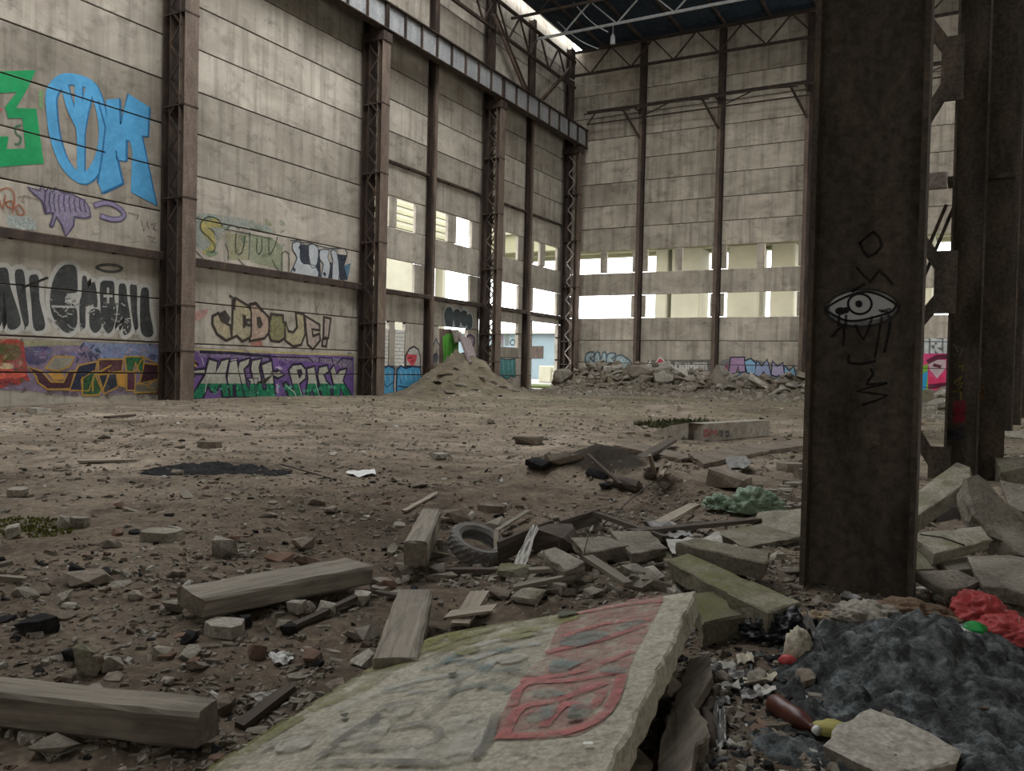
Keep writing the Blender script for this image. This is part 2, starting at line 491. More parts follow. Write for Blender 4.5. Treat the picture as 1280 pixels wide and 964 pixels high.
def joints(wall, a0, a1, zs, dz=0.0):
    for z in zs:
        mb = MB()
        if wall is wall_left: mb.box(WX-0.2, WX-0.035, a0, a1, z-0.06, z+0.06)
        else: mb.box(a0, a1, WY+0.035, WY+0.2, z-0.06, z+0.06)
        mb.build('joint', M_JOINT, wall)
def window_row(wall, a0, a1, z0, z1, solids):
    """open band with concrete mullions; solids = list of (start, end) along the wall"""
    for s0, s1 in solids:
        panel(wall, s0, s1, z0, z1, 'mullion', 0.03, 0.20)

prnd = random.Random(11)
LTOP = 26.5     # the long wall rises past the deck; a slit is left between them
# long wall: bays with 11.5 m panels
for (a0, a1) in ((-20.2, -14.0), (-14.0, -2.0), (-2.0, 9.55), (9.55, 21.1), (21.1, 32.65)):
    for k in range(len(LEV)-1):
        panel(wall_left, a0, a1, LEV[k], LTOP if k == len(LEV)-2 else LEV[k+1], inset=prnd.uniform(0, 0.012))
    joints(wall_left, a0, a1, LEV[1:-1])
def left_bay(a0, a1, upper, lower, below, jl=()):
    for k in range(len(LEV)-1):
        z0, z1 = LEV[k], LEV[k+1]
        if k == 6: window_row(wall_left, a0, a1, z0, z1, upper)
        elif k == 4: window_row(wall_left, a0, a1, z0, z1, lower)
        elif k in below:
            for s in below[k]:
                panel(wall_left, s[0], s[1], s[2] if len(s) > 2 else z0, s[3] if len(s) > 3 else z1, inset=0.005)
        else: panel(wall_left, a0, a1, z0, LTOP if k == len(LEV)-2 else z1, inset=prnd.uniform(0, 0.012))
    joints(wall_left, a0, a1, [LEV[k] for k in range(8, len(LEV)-1)])
    for (ja, jb, zs) in jl: joints(wall_left, ja, jb, zs)
# bay with two bricked-up slots
left_bay(32.65, 38.4, [(32.65, 33.7), (34.92, 35.62), (37.3, 38.4)], [(32.65, 33.7), (37.30, 38.4)],
         {1: [(32.65, 38.4, 1.05, 1.50)], 2: [(32.65, 34.0, 1.5, 3.87), (35.10, 35.62, 1.5, 3.87), (36.52, 38.4, 1.5, 3.87)]}, [(32.65, 38.4, [1.05, 1.5]), (32.65, 34.0, [3.87]), (35.1, 35.62, [3.87]), (36.52, 38.4, [3.87])])
left_bay(38.4, 44.2, [(38.4, 39.1), (40.50, 41.45), (43.15, 44.2)], [(38.4, 39.3), (43.05, 44.2)],
         {0: [(38.4, 39.75), (42.9, 44.2)], 1: [(38.4, 39.75), (42.9, 44.2)], 2: [(38.4, 39.75), (42.9, 44.2)]}, [(38.4, 39.75, [1.05, 2.22, 3.87]), (42.9, 44.2, [1.05, 2.22, 3.87])])
left_bay(44.2, 50.0, [(44.2, 45.0), (46.47, 47.35), (49.05, 50.0)], [(44.2, 45.2), (49.25, 50.0)],
         {2: [(44.2, 49.3, 2.22, 2.95), (49.3, 50.0)], 3: [(44.2, 49.3, 4.55, 5.53), (49.3, 50.0)]}, [(44.2, 50.0, [1.05, 2.22]), (49.3, 50.0, [3.87])])
left_bay(50.0, 57.0, [(50.0, 51.4), (52.34, 53.15), (55.1, 57.0)], [(50.0, 51.45), (55.15, 57.0)],
         {0: [(50.0, 51.4), (55.4, 57.0)], 1: [(50.0, 51.4), (55.4, 57.0)], 2: [(50.0, 51.4), (55.4, 57.0)],
          3: [(50.0, 57.0, 4.85, 5.53), (50.0, 51.4, 3.87, 4.85), (55.4, 57.0, 3.87, 4.85)]}, [(50.0, 51.4, [1.05, 2.22, 3.87]), (55.4, 57.0, [1.05, 2.22, 3.87]), (50.0, 51.4, [4.85])])
# pale bricks closing the two slots
M_BRICKW = plain('brick_white_dirty', (0.62, 0.60, 0.54), 0.9, 0.15, 5)
for (s0, s1) in ((34.02, 35.08), (35.64, 36.50)):
    MB().box(WX-0.30, WX-0.10, s0, s1, 1.5, 3.45).build('mortar_bed', M_JOINT, wall_left)
    w = s1-s0; bms = {}
    for fr in (0.25, 0.5):
        b3 = MB(); b3.cbox(-0.12, 0, -w*fr/2+0.010, w*fr/2-0.010, -0.09, 0.09, 0.012); bms[fr] = mesh('brick', b3.v, b3.f, M_BRICKW)
    for r in range(10):
        z = 1.60+0.197*r
        for c, fr in (((0.25, 0.5), (0.75, 0.5)) if r % 2 == 0 else ((0.125, 0.25), (0.5, 0.5), (0.875, 0.25))):
            if r == 9 and prnd.random() < 0.5: continue
            obj('brick', bms[fr], wall_left, (WX-0.015-prnd.uniform(0, 0.02), s0+w*c, z))

# end wall
DZ = -0.12
def back_bay(a0, a1, up, low, mat=None):
    for k in range(len(LEV)-1):
        z0, z1 = LEV[k]+DZ, LEV[k+1]+DZ
        if k == len(LEV)-2: z1 = 25.54
        if k == 6: window_row(wall_back, a0, a1, z0, z1, up)
        elif k == 4: window_row(wall_back, a0, a1, z0, z1, low)
        else: panel(wall_back, a0, a1, z0, z1, inset=prnd.uniform(0, 0.015))
    joints(wall_back, a0, a1, [LEV[k]+DZ for k in (1, 2, 3)] + [LEV[k]+DZ for k in range(8, len(LEV)-1)])
BP = [-27.0, -21.3, -15.6, -9.8, -4.0, 1.8, 7.6, 13.4, 19.2]
back_bay(BP[0], BP[1], [(-27.0, -26.27), (-24.44, -23.86), (-21.9, -21.3)], [(-27.0, -26.3), (-21.94, -21.3)])
for i in range(1, 8):
    a, b_ = BP[i], BP[i+1]
    back_bay(a, b_, [(a, a+0.6), (a+2.6, a+3.18), (b_-0.5, b_)], [(a, a+0.5), (b_-0.5, b_)])
# right-hand side wall of the aisle, far off to the right, and rear wall (they bound the light)
wall_right = empty('wall_right', (19.2, 20, 0)); tag(wall_right, 'far right aisle wall of concrete panels', kind='structure')
for a0 in range(-20, 57, 11):
    for k in range(0, len(LEV)-1):
        if a0 >= 24 and k in (2, 3, 4, 5, 6): continue      # unseen openings added to brighten the far floor and end wall
        mb = MB(); mb.cbox(19.2, 19.45, a0, min(a0+11, 57.2), LEV[k], LEV[k+1] if k < len(LEV)-2 else 25.54, 0.02)
        mb.build('panel', M_WALLB, wall_right)
wall_rear = empty('wall_rear', (0, -20, 0)); tag(wall_rear, 'concrete panel wall behind the viewer', kind='structure')
for a0 in range(-27, 19, 6):
    for k in range(0, len(LEV)-1):
        if k == 6 and a0 >= -9: continue            # unseen opening added as frontal fill light
        MB().cbox(a0, a0+6, -20.25, -20, LEV[k], LEV[k+1] if k < len(LEV)-2 else 25.54, 0.02).build('panel', M_WALLB, wall_rear)

# ------------------------------------------------------------------ roof
ceiling = empty('ceiling', (-10, 50, 25.5)); tag(ceiling, 'dark ribbed roof deck over the far end of the hall', kind='structure')
x0, x1, y0, y1, zr = ROOF_OPEN
# deck panels laid across, each its own piece
def deck(xa, xb, ya, yb, z):
    y = ya
    while y < yb-0.01:
        e = min(y+1.5, yb)
        mb = MB(); mb.box(xa, xb, y+0.01, e-0.01, z, z+0.10)
        mb.build('roof_panel', M_ROOF, ceiling)
        y = e
deck(-26.35, 19.3, y1, 57.3, 25.55)
deck(x1, 19.3, -20.2, y1, 25.55)
deck(-27.2, x1, -20.2, y0, 25.55)
mb = MB(); mb.box(-26.35, x0, y0, y1, 25.55, 25.65); mb.build('roof_panel', M_ROOF, ceiling)

# ------------------------------------------------------------------ lattice columns of the long wall
lac = MB(); lac.bar((0, 0, 0), (0.78, 0, 0.72), 0.016, 0.085, up=(0, 1, 0))
def lattice_column(Y, label, pale=False, ztop=17.9, xin=-25.75, xout=-26.62):
    t = empty('lattice_column', (xin, Y, 0)); tag(t, label, 'column', 'lattice columns of the long wall')
    mi = M_STEELL if pale else M_STEELF
    # inner branch: I section, flange towards the hall
    MB().ibeam(xin, Y, -0.4, ztop-0.45, 0.30, 0.62, 0.03, 0.02, 'x').build('inner_branch', mi if not pale else M_STEELF, t)
    MB().ibeam(xout, Y, -0.4, 25.2, 0.42, 0.62, 0.03, 0.02, 'x').build('wall_branch', M_STEEL, t)
    MB().box(xout-0.2, xin+0.22, Y-0.36, Y+0.36, ztop-0.45, ztop).build('bracket_head', M_STEEL, t)
    xa, xb = xout+0.21, xin-0.15
    pitch = 1.32; z = 0.05; k = 0
    for side in (-1, 1):
        yy = Y + side*0.29
        lm = M_STEELL if pale else M_STEEL
        key = ('lac', pale)
        z = 0.1; k = 0
        while z + pitch/2 < ztop-0.5:
            up = k % 2 == 0
            b2 = MB()
            pa = (xa-0.03, yy, z) if up else (xb+0.03, yy, z)
            pb = (xb+0.03, yy, z+pitch/2) if up else (xa-0.03, yy, z+pitch/2)
            b2.bar(pa, pb, 0.09, 0.03, up=(0, 1, 0))
            b2.build('lacing_bar', lm, t)
            z += pitch/2; k += 1
    for z in (1.9, 3.6, 7.6, 11.0, 14.4):      # batten plates across both branches
        MB().box(xout-0.12, xin+0.165, Y-0.325, Y+0.325, z-0.03, z+0.03).build('batten', M_STEEL, t)
    return t
COLY = [9.55, 21.1, 32.65, 44.2, 55.75]
lattice_column(COLY[1], 'brown riveted lattice column between the two large graffiti bays on the left')
lattice_column(COLY[2], 'brown lattice column right of the purple and green lettering')
lattice_column(COLY[3], 'brown lattice column behind the right side of the earth heap')
lattice_column(COLY[4], 'corner lattice column with pale zigzag lacing where the walls meet', True)
lattice_column(COLY[0], 'lattice column beyond the left picture edge')

def wall_post(Y, label):
    t = empty('wall_post', (WX+0.2, Y, 0)); tag(t, label, 'post', 'wall posts of the long wall')
    MB().ibeam(WX+0.21, Y, -0.4, 25.2, 0.40, 0.42, 0.03, 0.03, 'x').build('post_section', M_STEEL, t)
    MB().box(WX+0.411, WX+0.425, Y-0.05, Y+0.20, -0.3, 18.6).build('face_strip', M_STEELF, t)
wall_post(38.4, 'steel wall post between the bricked-up slots and the earth heap')
wall_post(50.0, 'steel wall post left of the open doorway near the corner')

def end_post(X, label):
    t = empty('wall_post', (X, WY-0.2, 0)); tag(t, label, 'post', 'posts of the end wall')
    MB().ibeam(X, WY-0.18, -0.4, 25.2, 0.34, 0.46, 0.03, 0.03, 'y').build('post_section', M_STEEL, t)
    MB().box(X-0.22, X+0.02, WY-0.365, WY-0.352, -0.3, 20).build('face_strip', M_STEELF, t)
for X, lb in ((-21.3, 'leftmost steel post of the end wall'), (-15.6, 'second steel post from the corner on the end wall'),
              (-9.8, 'third steel post from the corner, left of the big dark column'), (-4.0, 'steel end-wall post hidden behind the big dark column'),
              (1.8, 'steel end-wall post right of the pink mural'), (7.6, 'far right steel post of the end wall')):
    end_post(X, lb)

# ------------------------------------------------------------------ crane runway girders
def crane_girder(ya, yb, label):
    t = empty('crane_girder', (-25.7, (ya+yb)/2, 18.0)); tag(t, label, 'girder', 'crane runway girders')
    zb, zt = 18.0, 19.35
    MB().box(-25.71, -25.69, ya+0.02, yb-0.02, zb+0.05, zt-0.05).build('web', M_STEELG, t)
    MB().box(-25.93, -25.47, ya+0.01, yb-0.01, zb, zb+0.05).build('bottom_flange', M_STEEL, t)
    MB().box(-25.93, -25.47, ya+0.01, yb-0.01, zt-0.05, zt).build('top_flange', M_STEEL, t)
    n = 8
    for i in range(n+1):
        y = ya+0.08 + (yb-ya-0.16)*i/n
        MB().box(-25.86, -25.54, y-0.02, y+0.02, zb+0.05, zt-0.05).build('stiffener', M_STEEL, t)
    MB().box(-26.95, -25.93, ya+0.01, yb-0.01, zt-0.05, zt-0.02).build('brake_plate', M_STEEL, t)
    MB().box(-25.74, -25.66, ya, yb, zt, zt+0.10).build('crane_rail', M_STEEL, t)
crane_girder(COLY[0], COLY[1], 'crane girder outside the top left of the view')
crane_girder(COLY[1], COLY[2], 'crane runway girder cut by the top picture edge')
crane_girder(COLY[2], COLY[3], 'middle span of crane runway girder with grey web')
crane_girder(COLY[3], COLY[4]+1.0, 'far span of crane runway girder running into the corner')

# horizontal girts (steel shelves) on the long wall
def girt(ya, yb, z, label, h=0.22, x1=None, group='girts along the long wall'):
    t = empty('girt', (WX+0.2, (ya+yb)/2, z)); tag(t, label, 'girt', group)
    x1 = x1 or WX+0.42
    MB().box(WX+0.01, x1, ya, yb, z+h/2-0.025, z+h/2).build('shelf', M_STEELF, t)
    MB().box(x1-0.03, x1, ya, yb, z-h/2, z+h/2-0.025).build('face', M_STEEL, t)
    n = int((yb-ya)/1.6)
    for i in range(1, n):
        y = ya + (yb-ya)*i/n
        MB().box(WX+0.01, x1-0.03, y-0.03, y+0.03, z-h/2, z+h/2-0.025).build('cleat', M_STEEL, t)
girt(9.9, 20.75, 5.45, 'rusty horizontal girt below the blue letters at far left', 0.30)
girt(21.45, 32.3, 5.42, 'rusty horizontal girt under the faded green and white lettering', 0.30)
girt(33.0, 38.2, 5.40, 'rusty girt above the bricked-up slots', 0.22)
girt(38.6, 43.9, 5.38, 'rusty girt above the earth heap', 0.22)
girt(44.5, 49.8, 5.36, 'rusty girt between the lattice column and the last wall post', 0.22)
girt(50.2, 55.4, 5.34, 'rusty girt over the open doorway near the corner', 0.22)
girt(33.0, 38.2, 12.2, 'thin upper girt over the window band right of the second column', 0.12, WX+0.2)
girt(38.6, 43.9, 12.2, 'thin upper girt over the windows above the earth heap', 0.12, WX+0.2)
girt(44.5, 49.8, 12.2, 'thin upper girt over the windows left of the last post', 0.12, WX+0.2)
girt(50.2, 55.4, 12.2, 'thin upper girt over the windows beside the corner', 0.12, WX+0.2)

# ------------------------------------------------------------------ roof trusses
def truss(Y, zb, zt, xa, xb, n, mat, label, group, w=0.16, axis='x'):
    t = empty('roof_truss', (xa if axis == 'y' else (xa+xb)/2, Y, zb)); tag(t, label, 'truss', group)
    def P(a, z): return (a, Y, z) if axis == 'x' else (Y, a, z)
    up = (0, 1, 0) if axis == 'x' else (1, 0, 0)
    MB().bar(P(xa, zb), P(xb, zb), w, w).build('bottom_chord', mat, t)
    MB().bar(P(xa, zt), P(xb, zt), w, w).build('top_chord', mat, t)
    st = (xb-xa)/n
    for i in range(n):
        a0, am, a1 = xa+i*st, xa+(i+0.5)*st, xa+(i+1)*st
        MB().bar(P(a0, zt), P(am, zb), w*0.6, w*0.6, up).build('diagonal', mat, t)
        MB().bar(P(am, zb), P(a1, zt), w*0.6, w*0.6, up).build('diagonal', mat, t)
    return t
truss(56.2, 23.35, 25.05, -26.8, 8.0, 11, M_STEEL, 'dark roof truss against the end wall', 'roof trusses across the hall')
pale_truss = truss(49.6, 23.7, 25.45, -26.2, 8.0, 9, M_TRUSSW, 'roof truss coloured pale for the light it catches at the top of the view', 'roof trusses across the hall', 0.14)
truss(46.0, 23.7, 25.45, -26.2, 8.0, 9, M_STEEL, 'dark roof truss at the edge of the open rooflight', 'roof trusses across the hall', 0.14)
truss(-26.25, 22.3, 24.2, 44.3, 55.8, 4, M_STEEL, 'longitudinal eaves truss under the bright slit beside the corner', 'eaves trusses of the long wall', 0.17, 'y')
truss(-26.25, 22.3, 24.2, 32.7, 44.1, 4, M_STEEL, 'longitudinal eaves truss at the top middle edge of the view', 'eaves trusses of the long wall', 0.17, 'y')
# purlins under the deck
for i, x in enumerate((-24.5, -21.5, -18.5, -15.5, -12.5, -9.5, -6.5, -3.5, -0.5)):
    o = MB().box(x-0.07, x+0.07, 46.6, 56.9, 25.38, 25.54).build('purlin', M_STEEL)
    tag(o, ('first', 'second', 'third', 'fourth', 'fifth', 'sixth', 'seventh', 'eighth', 'ninth')[i] + ' dark steel roof purlin counted from the long wall', 'purlin', 'purlins under the far roof deck')
# bracing of the long wall above the crane girder
def brace(pts, w, name, label, cat='brace', mat=None, group='bracing above the crane girder', x=-26.25):
    (p0, p1) = pts
    a = onX(*p0, x); b_ = onX(*p1, x)
    t = empty(name, a); tag(t, label, cat, group)
    d = Vector((0, 0.16, 0.04))
    MB().bar(a-d, b_-d, w, w, (1, 0, 0)).build('angle_bar', mat or M_STEELF, t)
    MB().bar(a+d, b_+d, w, w, (1, 0, 0)).build('angle_bar', mat or M_STEEL, t)
brace(((618, 18), (657, 112)), 0.16, 'wall_brace', 'double diagonal brace above the crane girder, right of the third column')
brace(((712, 86), (678, 124)), 0.12, 'wall_brace', 'thin diagonal brace running up into the corner')
# light walkway truss on brackets along the end wall
t = empty('service_truss', (-18, 56.0, 20.0)); tag(t, 'slender horizontal service truss bracketed across the end wall', 'truss')
ys = 55.95
MB().bar((-25.3, ys, 20.45), (4, ys, 20.45), 0.10, 0.12).build('top_chord', M_STEEL, t)
MB().bar((-25.3, ys-0.5, 20.15), (4, ys-0.5, 20.15), 0.07, 0.09).build('top_chord', M_STEEL, t)
MB().bar((-25.3, ys, 19.55), (4, ys, 19.55), 0.07, 0.09).build('bottom_chord', M_STEEL, t)
for i in range(5):
    a = BP[i]
    e = BP[i+1]
    m_ = a + (e-a)*0.45
    MB().bar((max(a+0.2, -25.2), ys, 19.6), (m_, ys-0.3, 20.3), 0.07, 0.07).build('strut', M_STEEL, t)
    MB().bar((m_, ys-0.3, 20.3), (e-0.5, ys-0.4, 20.05), 0.07, 0.07).build('strut', M_STEEL, t)
    MB().bar((e-1.0, ys-0.45, 20.15), (e-0.1, WY-0.45, 18.3), 0.12, 0.12).build('bracket', M_STEEL, t)
    MB().bar((e-0.1, ys-0.45, 20.15), (e-0.1, WY-0.42, 20.15), 0.10, 0.10).build('bracket', M_STEEL, t)

# ------------------------------------------------------------------ near column row
def eye(pts, *a): pass
def row_column(x, y, label, depth=0.70, width=0.34, ztop=25.4, group='columns of the right-hand row'):
    t = empty('steel_column', (x, y, 0)); tag(t, label, 'column', group)
    tf, tw = 0.035, 0.03
    MB().box(x-depth/2, x-depth/2+tf, y-width/2, y+width/2, -0.5, ztop).build('flange', M_STEELN, t)
    MB().box(x+depth/2-tf, x+depth/2, y-width/2, y+width/2, -0.5, ztop).build('flange', M_STEELN, t)
    MB().box(x-depth/2+tf, x+depth/2-tf, y-tw/2, y+tw/2, -0.5, ztop).build('web', M_STEELN, t)
    return t
C1 = (-0.64, 6.04); C2 = (-0.12, 14.4); C3 = (0.41, 20.8); C4 = (0.80, 26.2)
near_col = row_column(*C1, 'huge dark steel column with a painted white eye in the right foreground')
col2 = row_column(C2[0]+0.005, C2[1], 'dark lattice column with gusset plates and a red paint patch behind the big column', 0.46, 0.34)
MB().ibeam(C2[0]+0.405, C2[1]+0.25, -0.5, 25.4, 0.32, 0.34, 0.03, 0.03, 'y').build('second_branch', M_STEELN, col2)
MB().ibeam(C2[0]-1.15, C2[1], -0.5, 25.4, 0.36, 0.30, 0.03, 0.03, 'x').build('left_branch', M_STEELN, col2)
for z in (4.6, 8.3, 12.2):
    MB().box(C2[0]-0.3, C2[0]+0.6, C2[1]-0.02, C2[1]+0.5, z-0.04, z+0.04).build('batten', M_STEELN, col2)
yl = C2[1]-0.19; xr, xl = C2[0]-0.36, C2[0]-1.12
for (zr, zl) in ((0.25, 1.55), (2.75, 1.70), (3.25, 4.45), (5.95, 4.62), (6.55, 7.75), (9.2, 8.0)):
    for s_ in (-1, 1):
        MB().bar((xr, yl+0.05*s_, zr), (xl, yl+0.05*s_, zl), 0.03, 0.17, (0, 0, 1)).build('diagonal', M_STEELN, col2)
MB().bar((xl, yl, 4.55), (C2[0]-0.3, yl, 4.55), 0.12, 0.24).build('strut', M_STEELL, col2)
for z0, z1 in ((-0.1, 0.50), (2.52, 3.47), (5.72, 6.69), (8.9, 9.9)):
    MB().box(xr-0.07, xr+0.24, yl-0.09, yl-0.06, z0, z1).build('gusset', M_STEELN, col2)
for dx in (0, -0.12):
    MB().bar(onY(1194, 255, C2[1]+0.12)+Vector((dx, 0, 0)), onY(1150, 358, C2[1]+0.12)+Vector((dx, 0, 0)), 0.03, 0.05).build('brace_rod', M_STEELN, col2)
row_column(*C3, 'third dark steel column of the right row', 0.42, 0.40)
row_column(*C4, 'fourth dark steel column of the right row, standing on pale rubble', 0.40, 0.40)
row_column(1.28, 32.6, 'fifth steel column, slim in the right edge row', 0.40, 0.40)
row_column(1.74, 39.0, 'sixth steel column at the right picture edge', 0.40, 0.40)
row_column(2.2, 45.4, 'seventh steel column at the right picture edge', 0.40, 0.40)
# dark girder added to darken the view high along that row
t = empty('added_dark_girder', (0.4, 20, 9.0)); tag(t, 'added dark girder darkening the upper right along the right-hand column row', 'girder')
ga, gb = Vector((C2[0]+0.55, C2[1]+0.6, 0)), Vector((2.1, 44.6, 0))
for nm, z0, z1, w in (('web', 8.6, 12.6, 0.06), ('bottom_flange', 8.5, 8.6, 0.4), ('top_flange', 12.6, 12.7, 0.4)):
    MB().bar(ga+Vector((0.3, 0, (z0+z1)/2)), gb+Vector((0.3, 0, (z0+z1)/2)), w, z1-z0).build(nm, M_STEELN, t)
# ------------------------------------------------------------------ painted graffiti: thin paint films on the real surfaces
def smooth_line(pts, closed=False, n=4):
    if n <= 1 or len(pts) < 3: return list(pts)
    out = []; N = len(pts)
    rng = range(N) if closed else range(N-1)
    for i in rng:
        if closed: p0, p1, p2, p3 = (pts[(i-1) % N], pts[i], pts[(i+1) % N], pts[(i+2) % N])
        else: p0, p1, p2, p3 = (pts[max(i-1, 0)], pts[i], pts[i+1], pts[min(i+2, N-1)])
        for k in range(n):
            t = k/n
            out.append(tuple(0.5*((2*p1[d]) + (-p0[d]+p2[d])*t + (2*p0[d]-5*p1[d]+4*p2[d]-p3[d])*t*t + (-p0[d]+3*p1[d]-3*p2[d]+p3[d])*t**3) for d in (0, 1)))
    if not closed: out.append(tuple(pts[-1]))
    return out
class Decal:
    """paint on a plane: origin o, axes eu ev, normal en; points given in a crop of the photograph and carried onto the plane"""
    def __init__(s, o, eu, ev, en, crop, base=0.006):
        s.o = Vector(o); s.eu = Vector(eu); s.ev = Vector(ev); s.en = Vector(en).normalized()
        s.cx, s.cy, s.sc = crop; s.base = base
        s.v = []; s.f = []; s.m = []; s.mats = []; s.cnt = 0
    def uv(s, p):
        r = ray(s.cx + p[0]/s.sc, s.cy + p[1]/s.sc)
        t = (s.o - CAMPOS).dot(s.en) / r.dot(s.en)
        w = CAMPOS + r*t - s.o
        return (w.dot(s.eu), w.dot(s.ev))
    def mi(s, mat):
        if mat not in s.mats: s.mats.append(mat)
        return s.mats.index(mat)
    def P(s, u, v, layer): return s.o + s.eu*u + s.ev*v + s.en*(s.base + 0.003*layer)
    def poly_uv(s, q, mat, layer):
        n = len(s.v); s.v += [s.P(u, v, layer) for u, v in q]; s.f.append(tuple(range(n, n+len(q)))); s.m.append(s.mi(mat))
    def poly(s, pts, col, layer=0, wear=0.35, sm=0):
        if sm: pts = smooth_line(pts, True, sm)
        s.cnt += 1
        s.poly_uv([s.uv(p) for p in pts], paint(col, wear), layer + 0.05*(s.cnt % 16))
    def line(s, pts, col, w, layer=2, closed=False, sm=0, wear=0.25):
        """w in metres"""
        if sm: pts = smooth_line(pts, closed, sm)
        q = [s.uv(p) for p in pts]; mat = paint(col, wear)
        # one mitred strip, no overlapping faces
        n = len(q); L_, R_ = [], []
        for i in range(n):
            a = q[i-1] if (i or closed) else q[i]; b = q[(i+1) % n] if (i < n-1 or closed) else q[i]; c = q[i]
            def nd(p0, p1):
                dx, dy = p1[0]-p0[0], p1[1]-p0[1]; L = math.hypot(dx, dy)
                return (dx/L, dy/L) if L > 1e-9 else None
            d0, d1 = nd(a, c), nd(c, b); d0 = d0 or d1 or (1, 0); d1 = d1 or d0
            mx, my = -(d0[1]+d1[1]), d0[0]+d1[0]; ml = math.hypot(mx, my)
            if ml < 0.35: mx, my, ml = -d0[1], d0[0], 1.0
            mx, my = mx/ml, my/ml
            k = min(1.5, 1/max(0.3, abs(-d0[1]*mx + d0[0]*my)))*w/2
            ex, ey = (0, 0) if closed or 0 < i < n-1 else (((-1 if i == 0 else 1)*w*0.4*d0[0]), ((-1 if i == 0 else 1)*w*0.4*d0[1]))
            L_.append((c[0]+mx*k+ex, c[1]+my*k+ey)); R_.append((c[0]-mx*k+ex, c[1]-my*k+ey))
        s.cnt += 1; lay = layer + 0.05*(s.cnt % 16)
        for i in range(n if closed else n-1):
            j = (i+1) % n
            s.poly_uv([L_[i], R_[i], R_[j], L_[j]], mat, lay)
    def dabs(s, box, cols, n, rmin, rmax, seed, layer=1, wear=0.8):
        r = random.Random(seed)
        for i in range(n):
            x, y = r.uniform(box[0], box[2]), r.uniform(box[1], box[3]); a = r.uniform(rmin, rmax); b = a*r.uniform(0.4, 0.9); t = r.uniform(-0.5, 0.5)
            pts = [(x+a*math.cos(k*0.785)*r.uniform(0.7, 1.1), y+b*math.sin(k*0.785)*r.uniform(0.7, 1.1)+t*a*math.cos(k*0.785)) for k in range(8)]
            s.poly(pts, r.choice(cols), layer, wear, 2)
    def blob(s, pts, fill, out, w, layer=1, sm=3, wear=0.3, owear=0.2):
        s.line(pts, out, w, layer, True, sm, owear)
        s.poly(pts, fill, layer+1, wear, sm)
        if w < 0.16: s.line(pts, out, w*0.55, layer+2, True, sm, owear)
    def split(s, pts, ysplit, top, bottom, out, w, layer=1):
        s.line(pts, out, w*1.15, layer, True, 0, 0.1)
        for keep_top, col in ((True, top), (False, bottom)):
            q = []
            for i in range(len(pts)):
                a, b = pts[i], pts[(i+1) % len(pts)]
                ia, ib = (a[1] <= ysplit) == keep_top, (b[1] <= ysplit) == keep_top
                if ia: q.append(a)
                if ia != ib:
                    t = (ysplit-a[1])/(b[1]-a[1]); q.append((a[0]+t*(b[0]-a[0]), ysplit))
            if len(q) > 2: s.poly(q, col, layer+1, 0.25)
        s.line(pts, out, w*0.28, layer+2, True, 0, 0.1)
    def build(s, parent, label, seams=(), name='graffiti', g=0.026):
        me = mesh(name, s.v, s.f, s.mats)
        for i, p in enumerate(me.polygons): p.material_index = s.m[i]
        if seams:
            bm = bmesh.new(); bm.from_mesh(me)
            for z in seams:
                for zz in (z-g, z+g):
                    bmesh.ops.bisect_plane(bm, geom=bm.verts[:]+bm.edges[:]+bm.faces[:], plane_co=(0, 0, zz), plane_no=(0, 0, 1), dist=1e-6)
                dead = [f for f in bm.faces if abs(f.calc_center_median().z - z) < g*0.999 and all(abs(v.co.z-z) < g+1e-4 for v in f.verts)]
                bmesh.ops.delete(bm, geom=dead, context='FACES')
            bm.to_mesh(me); bm.free()
        o = obj(name, me, parent)
        if label: o['label'] = label
        return o
def left_decal(crop): return Decal((WX, 0, 0), (0, 1, 0), (0, 0, 1), (1, 0, 0), crop)
def back_decal(crop): return Decal((0, WY, 0), (1, 0, 0), (0, 0, 1), (0, -1, 0), crop)
LSEAM = LEV[1:-1]; BSEAM = [z+DZ for z in LEV[1:-1]]

# green numeral and blue letters high on the first bay
d = left_decal((0, 0, 3.706))
d.poly([(-150,335),(165,325),(130,405),(75,500),(168,503),(203,758),(-150,785),(-150,632),(40,632),(30,690),(117,688),(103,548),(38,548),(22,497),(78,427),(-150,440)], S(22,150,88), 0, 0.12)
d.poly([(-20,490),(12,508),(-20,530)], S(200,60,70), 1)
d.line([(95,580),(70,590),(75,620),(95,635),(90,665),(70,668)], S(40,110,75), 0.06, 1, sm=3)
d.line([(190,425),(188,500)], S(130,180,120), 0.14, 0, wear=0.6)
d.build(wall_left, 'green block numeral painted high on the wall', LSEAM)
d = left_decal((0, 0, 3.706)); BL = S(84,160,206); BD = S(42,105,150)
ring = [(350,368),(285,372),(238,430),(238,520),(255,640),(300,760),(370,825),(430,795),(470,700),(478,590),(455,470),(420,395)]
d.line([(x+9, y+6) for x, y in ring], BD, 0.36, 0, True, 4, 0.1)
d.line(ring, BL, 0.36, 1, True, 4, 0.12)
for st in ([(300,405),(325,500),(352,560),(372,620),(372,810)], [(410,425),(385,540),(372,620)], [(362,390),(362,470),(360,530)]):
    d.line([(x+7, y+4) for x, y in st], BD, 0.27, 0, sm=3, wear=0.1)
    d.line(st, BL, 0.27, 1, sm=3, wear=0.12)
m_ = [(490,462),(553,456),(556,575),(590,432),(690,495),(682,630),(655,628),(722,950),(605,890),(612,700),(600,650),(585,650),(583,745),(537,740),(536,700),(568,850),(475,895),(452,845),(500,650)]
d.poly([(x+8, y+5) for x, y in m_], BD, 0, 0.1); d.poly(m_, BL, 1, 0.12)
for st in ([(455,470),(487,590),(472,720),(452,845)], [(553,458),(557,575),(592,436)], [(583,745),(585,650)], [(470,895),(568,850),(536,700)]): d.line(st, BD, 0.06, 3, wear=0.05)
d.build(wall_left, 'large sky blue letters with a crossed ring', LSEAM)
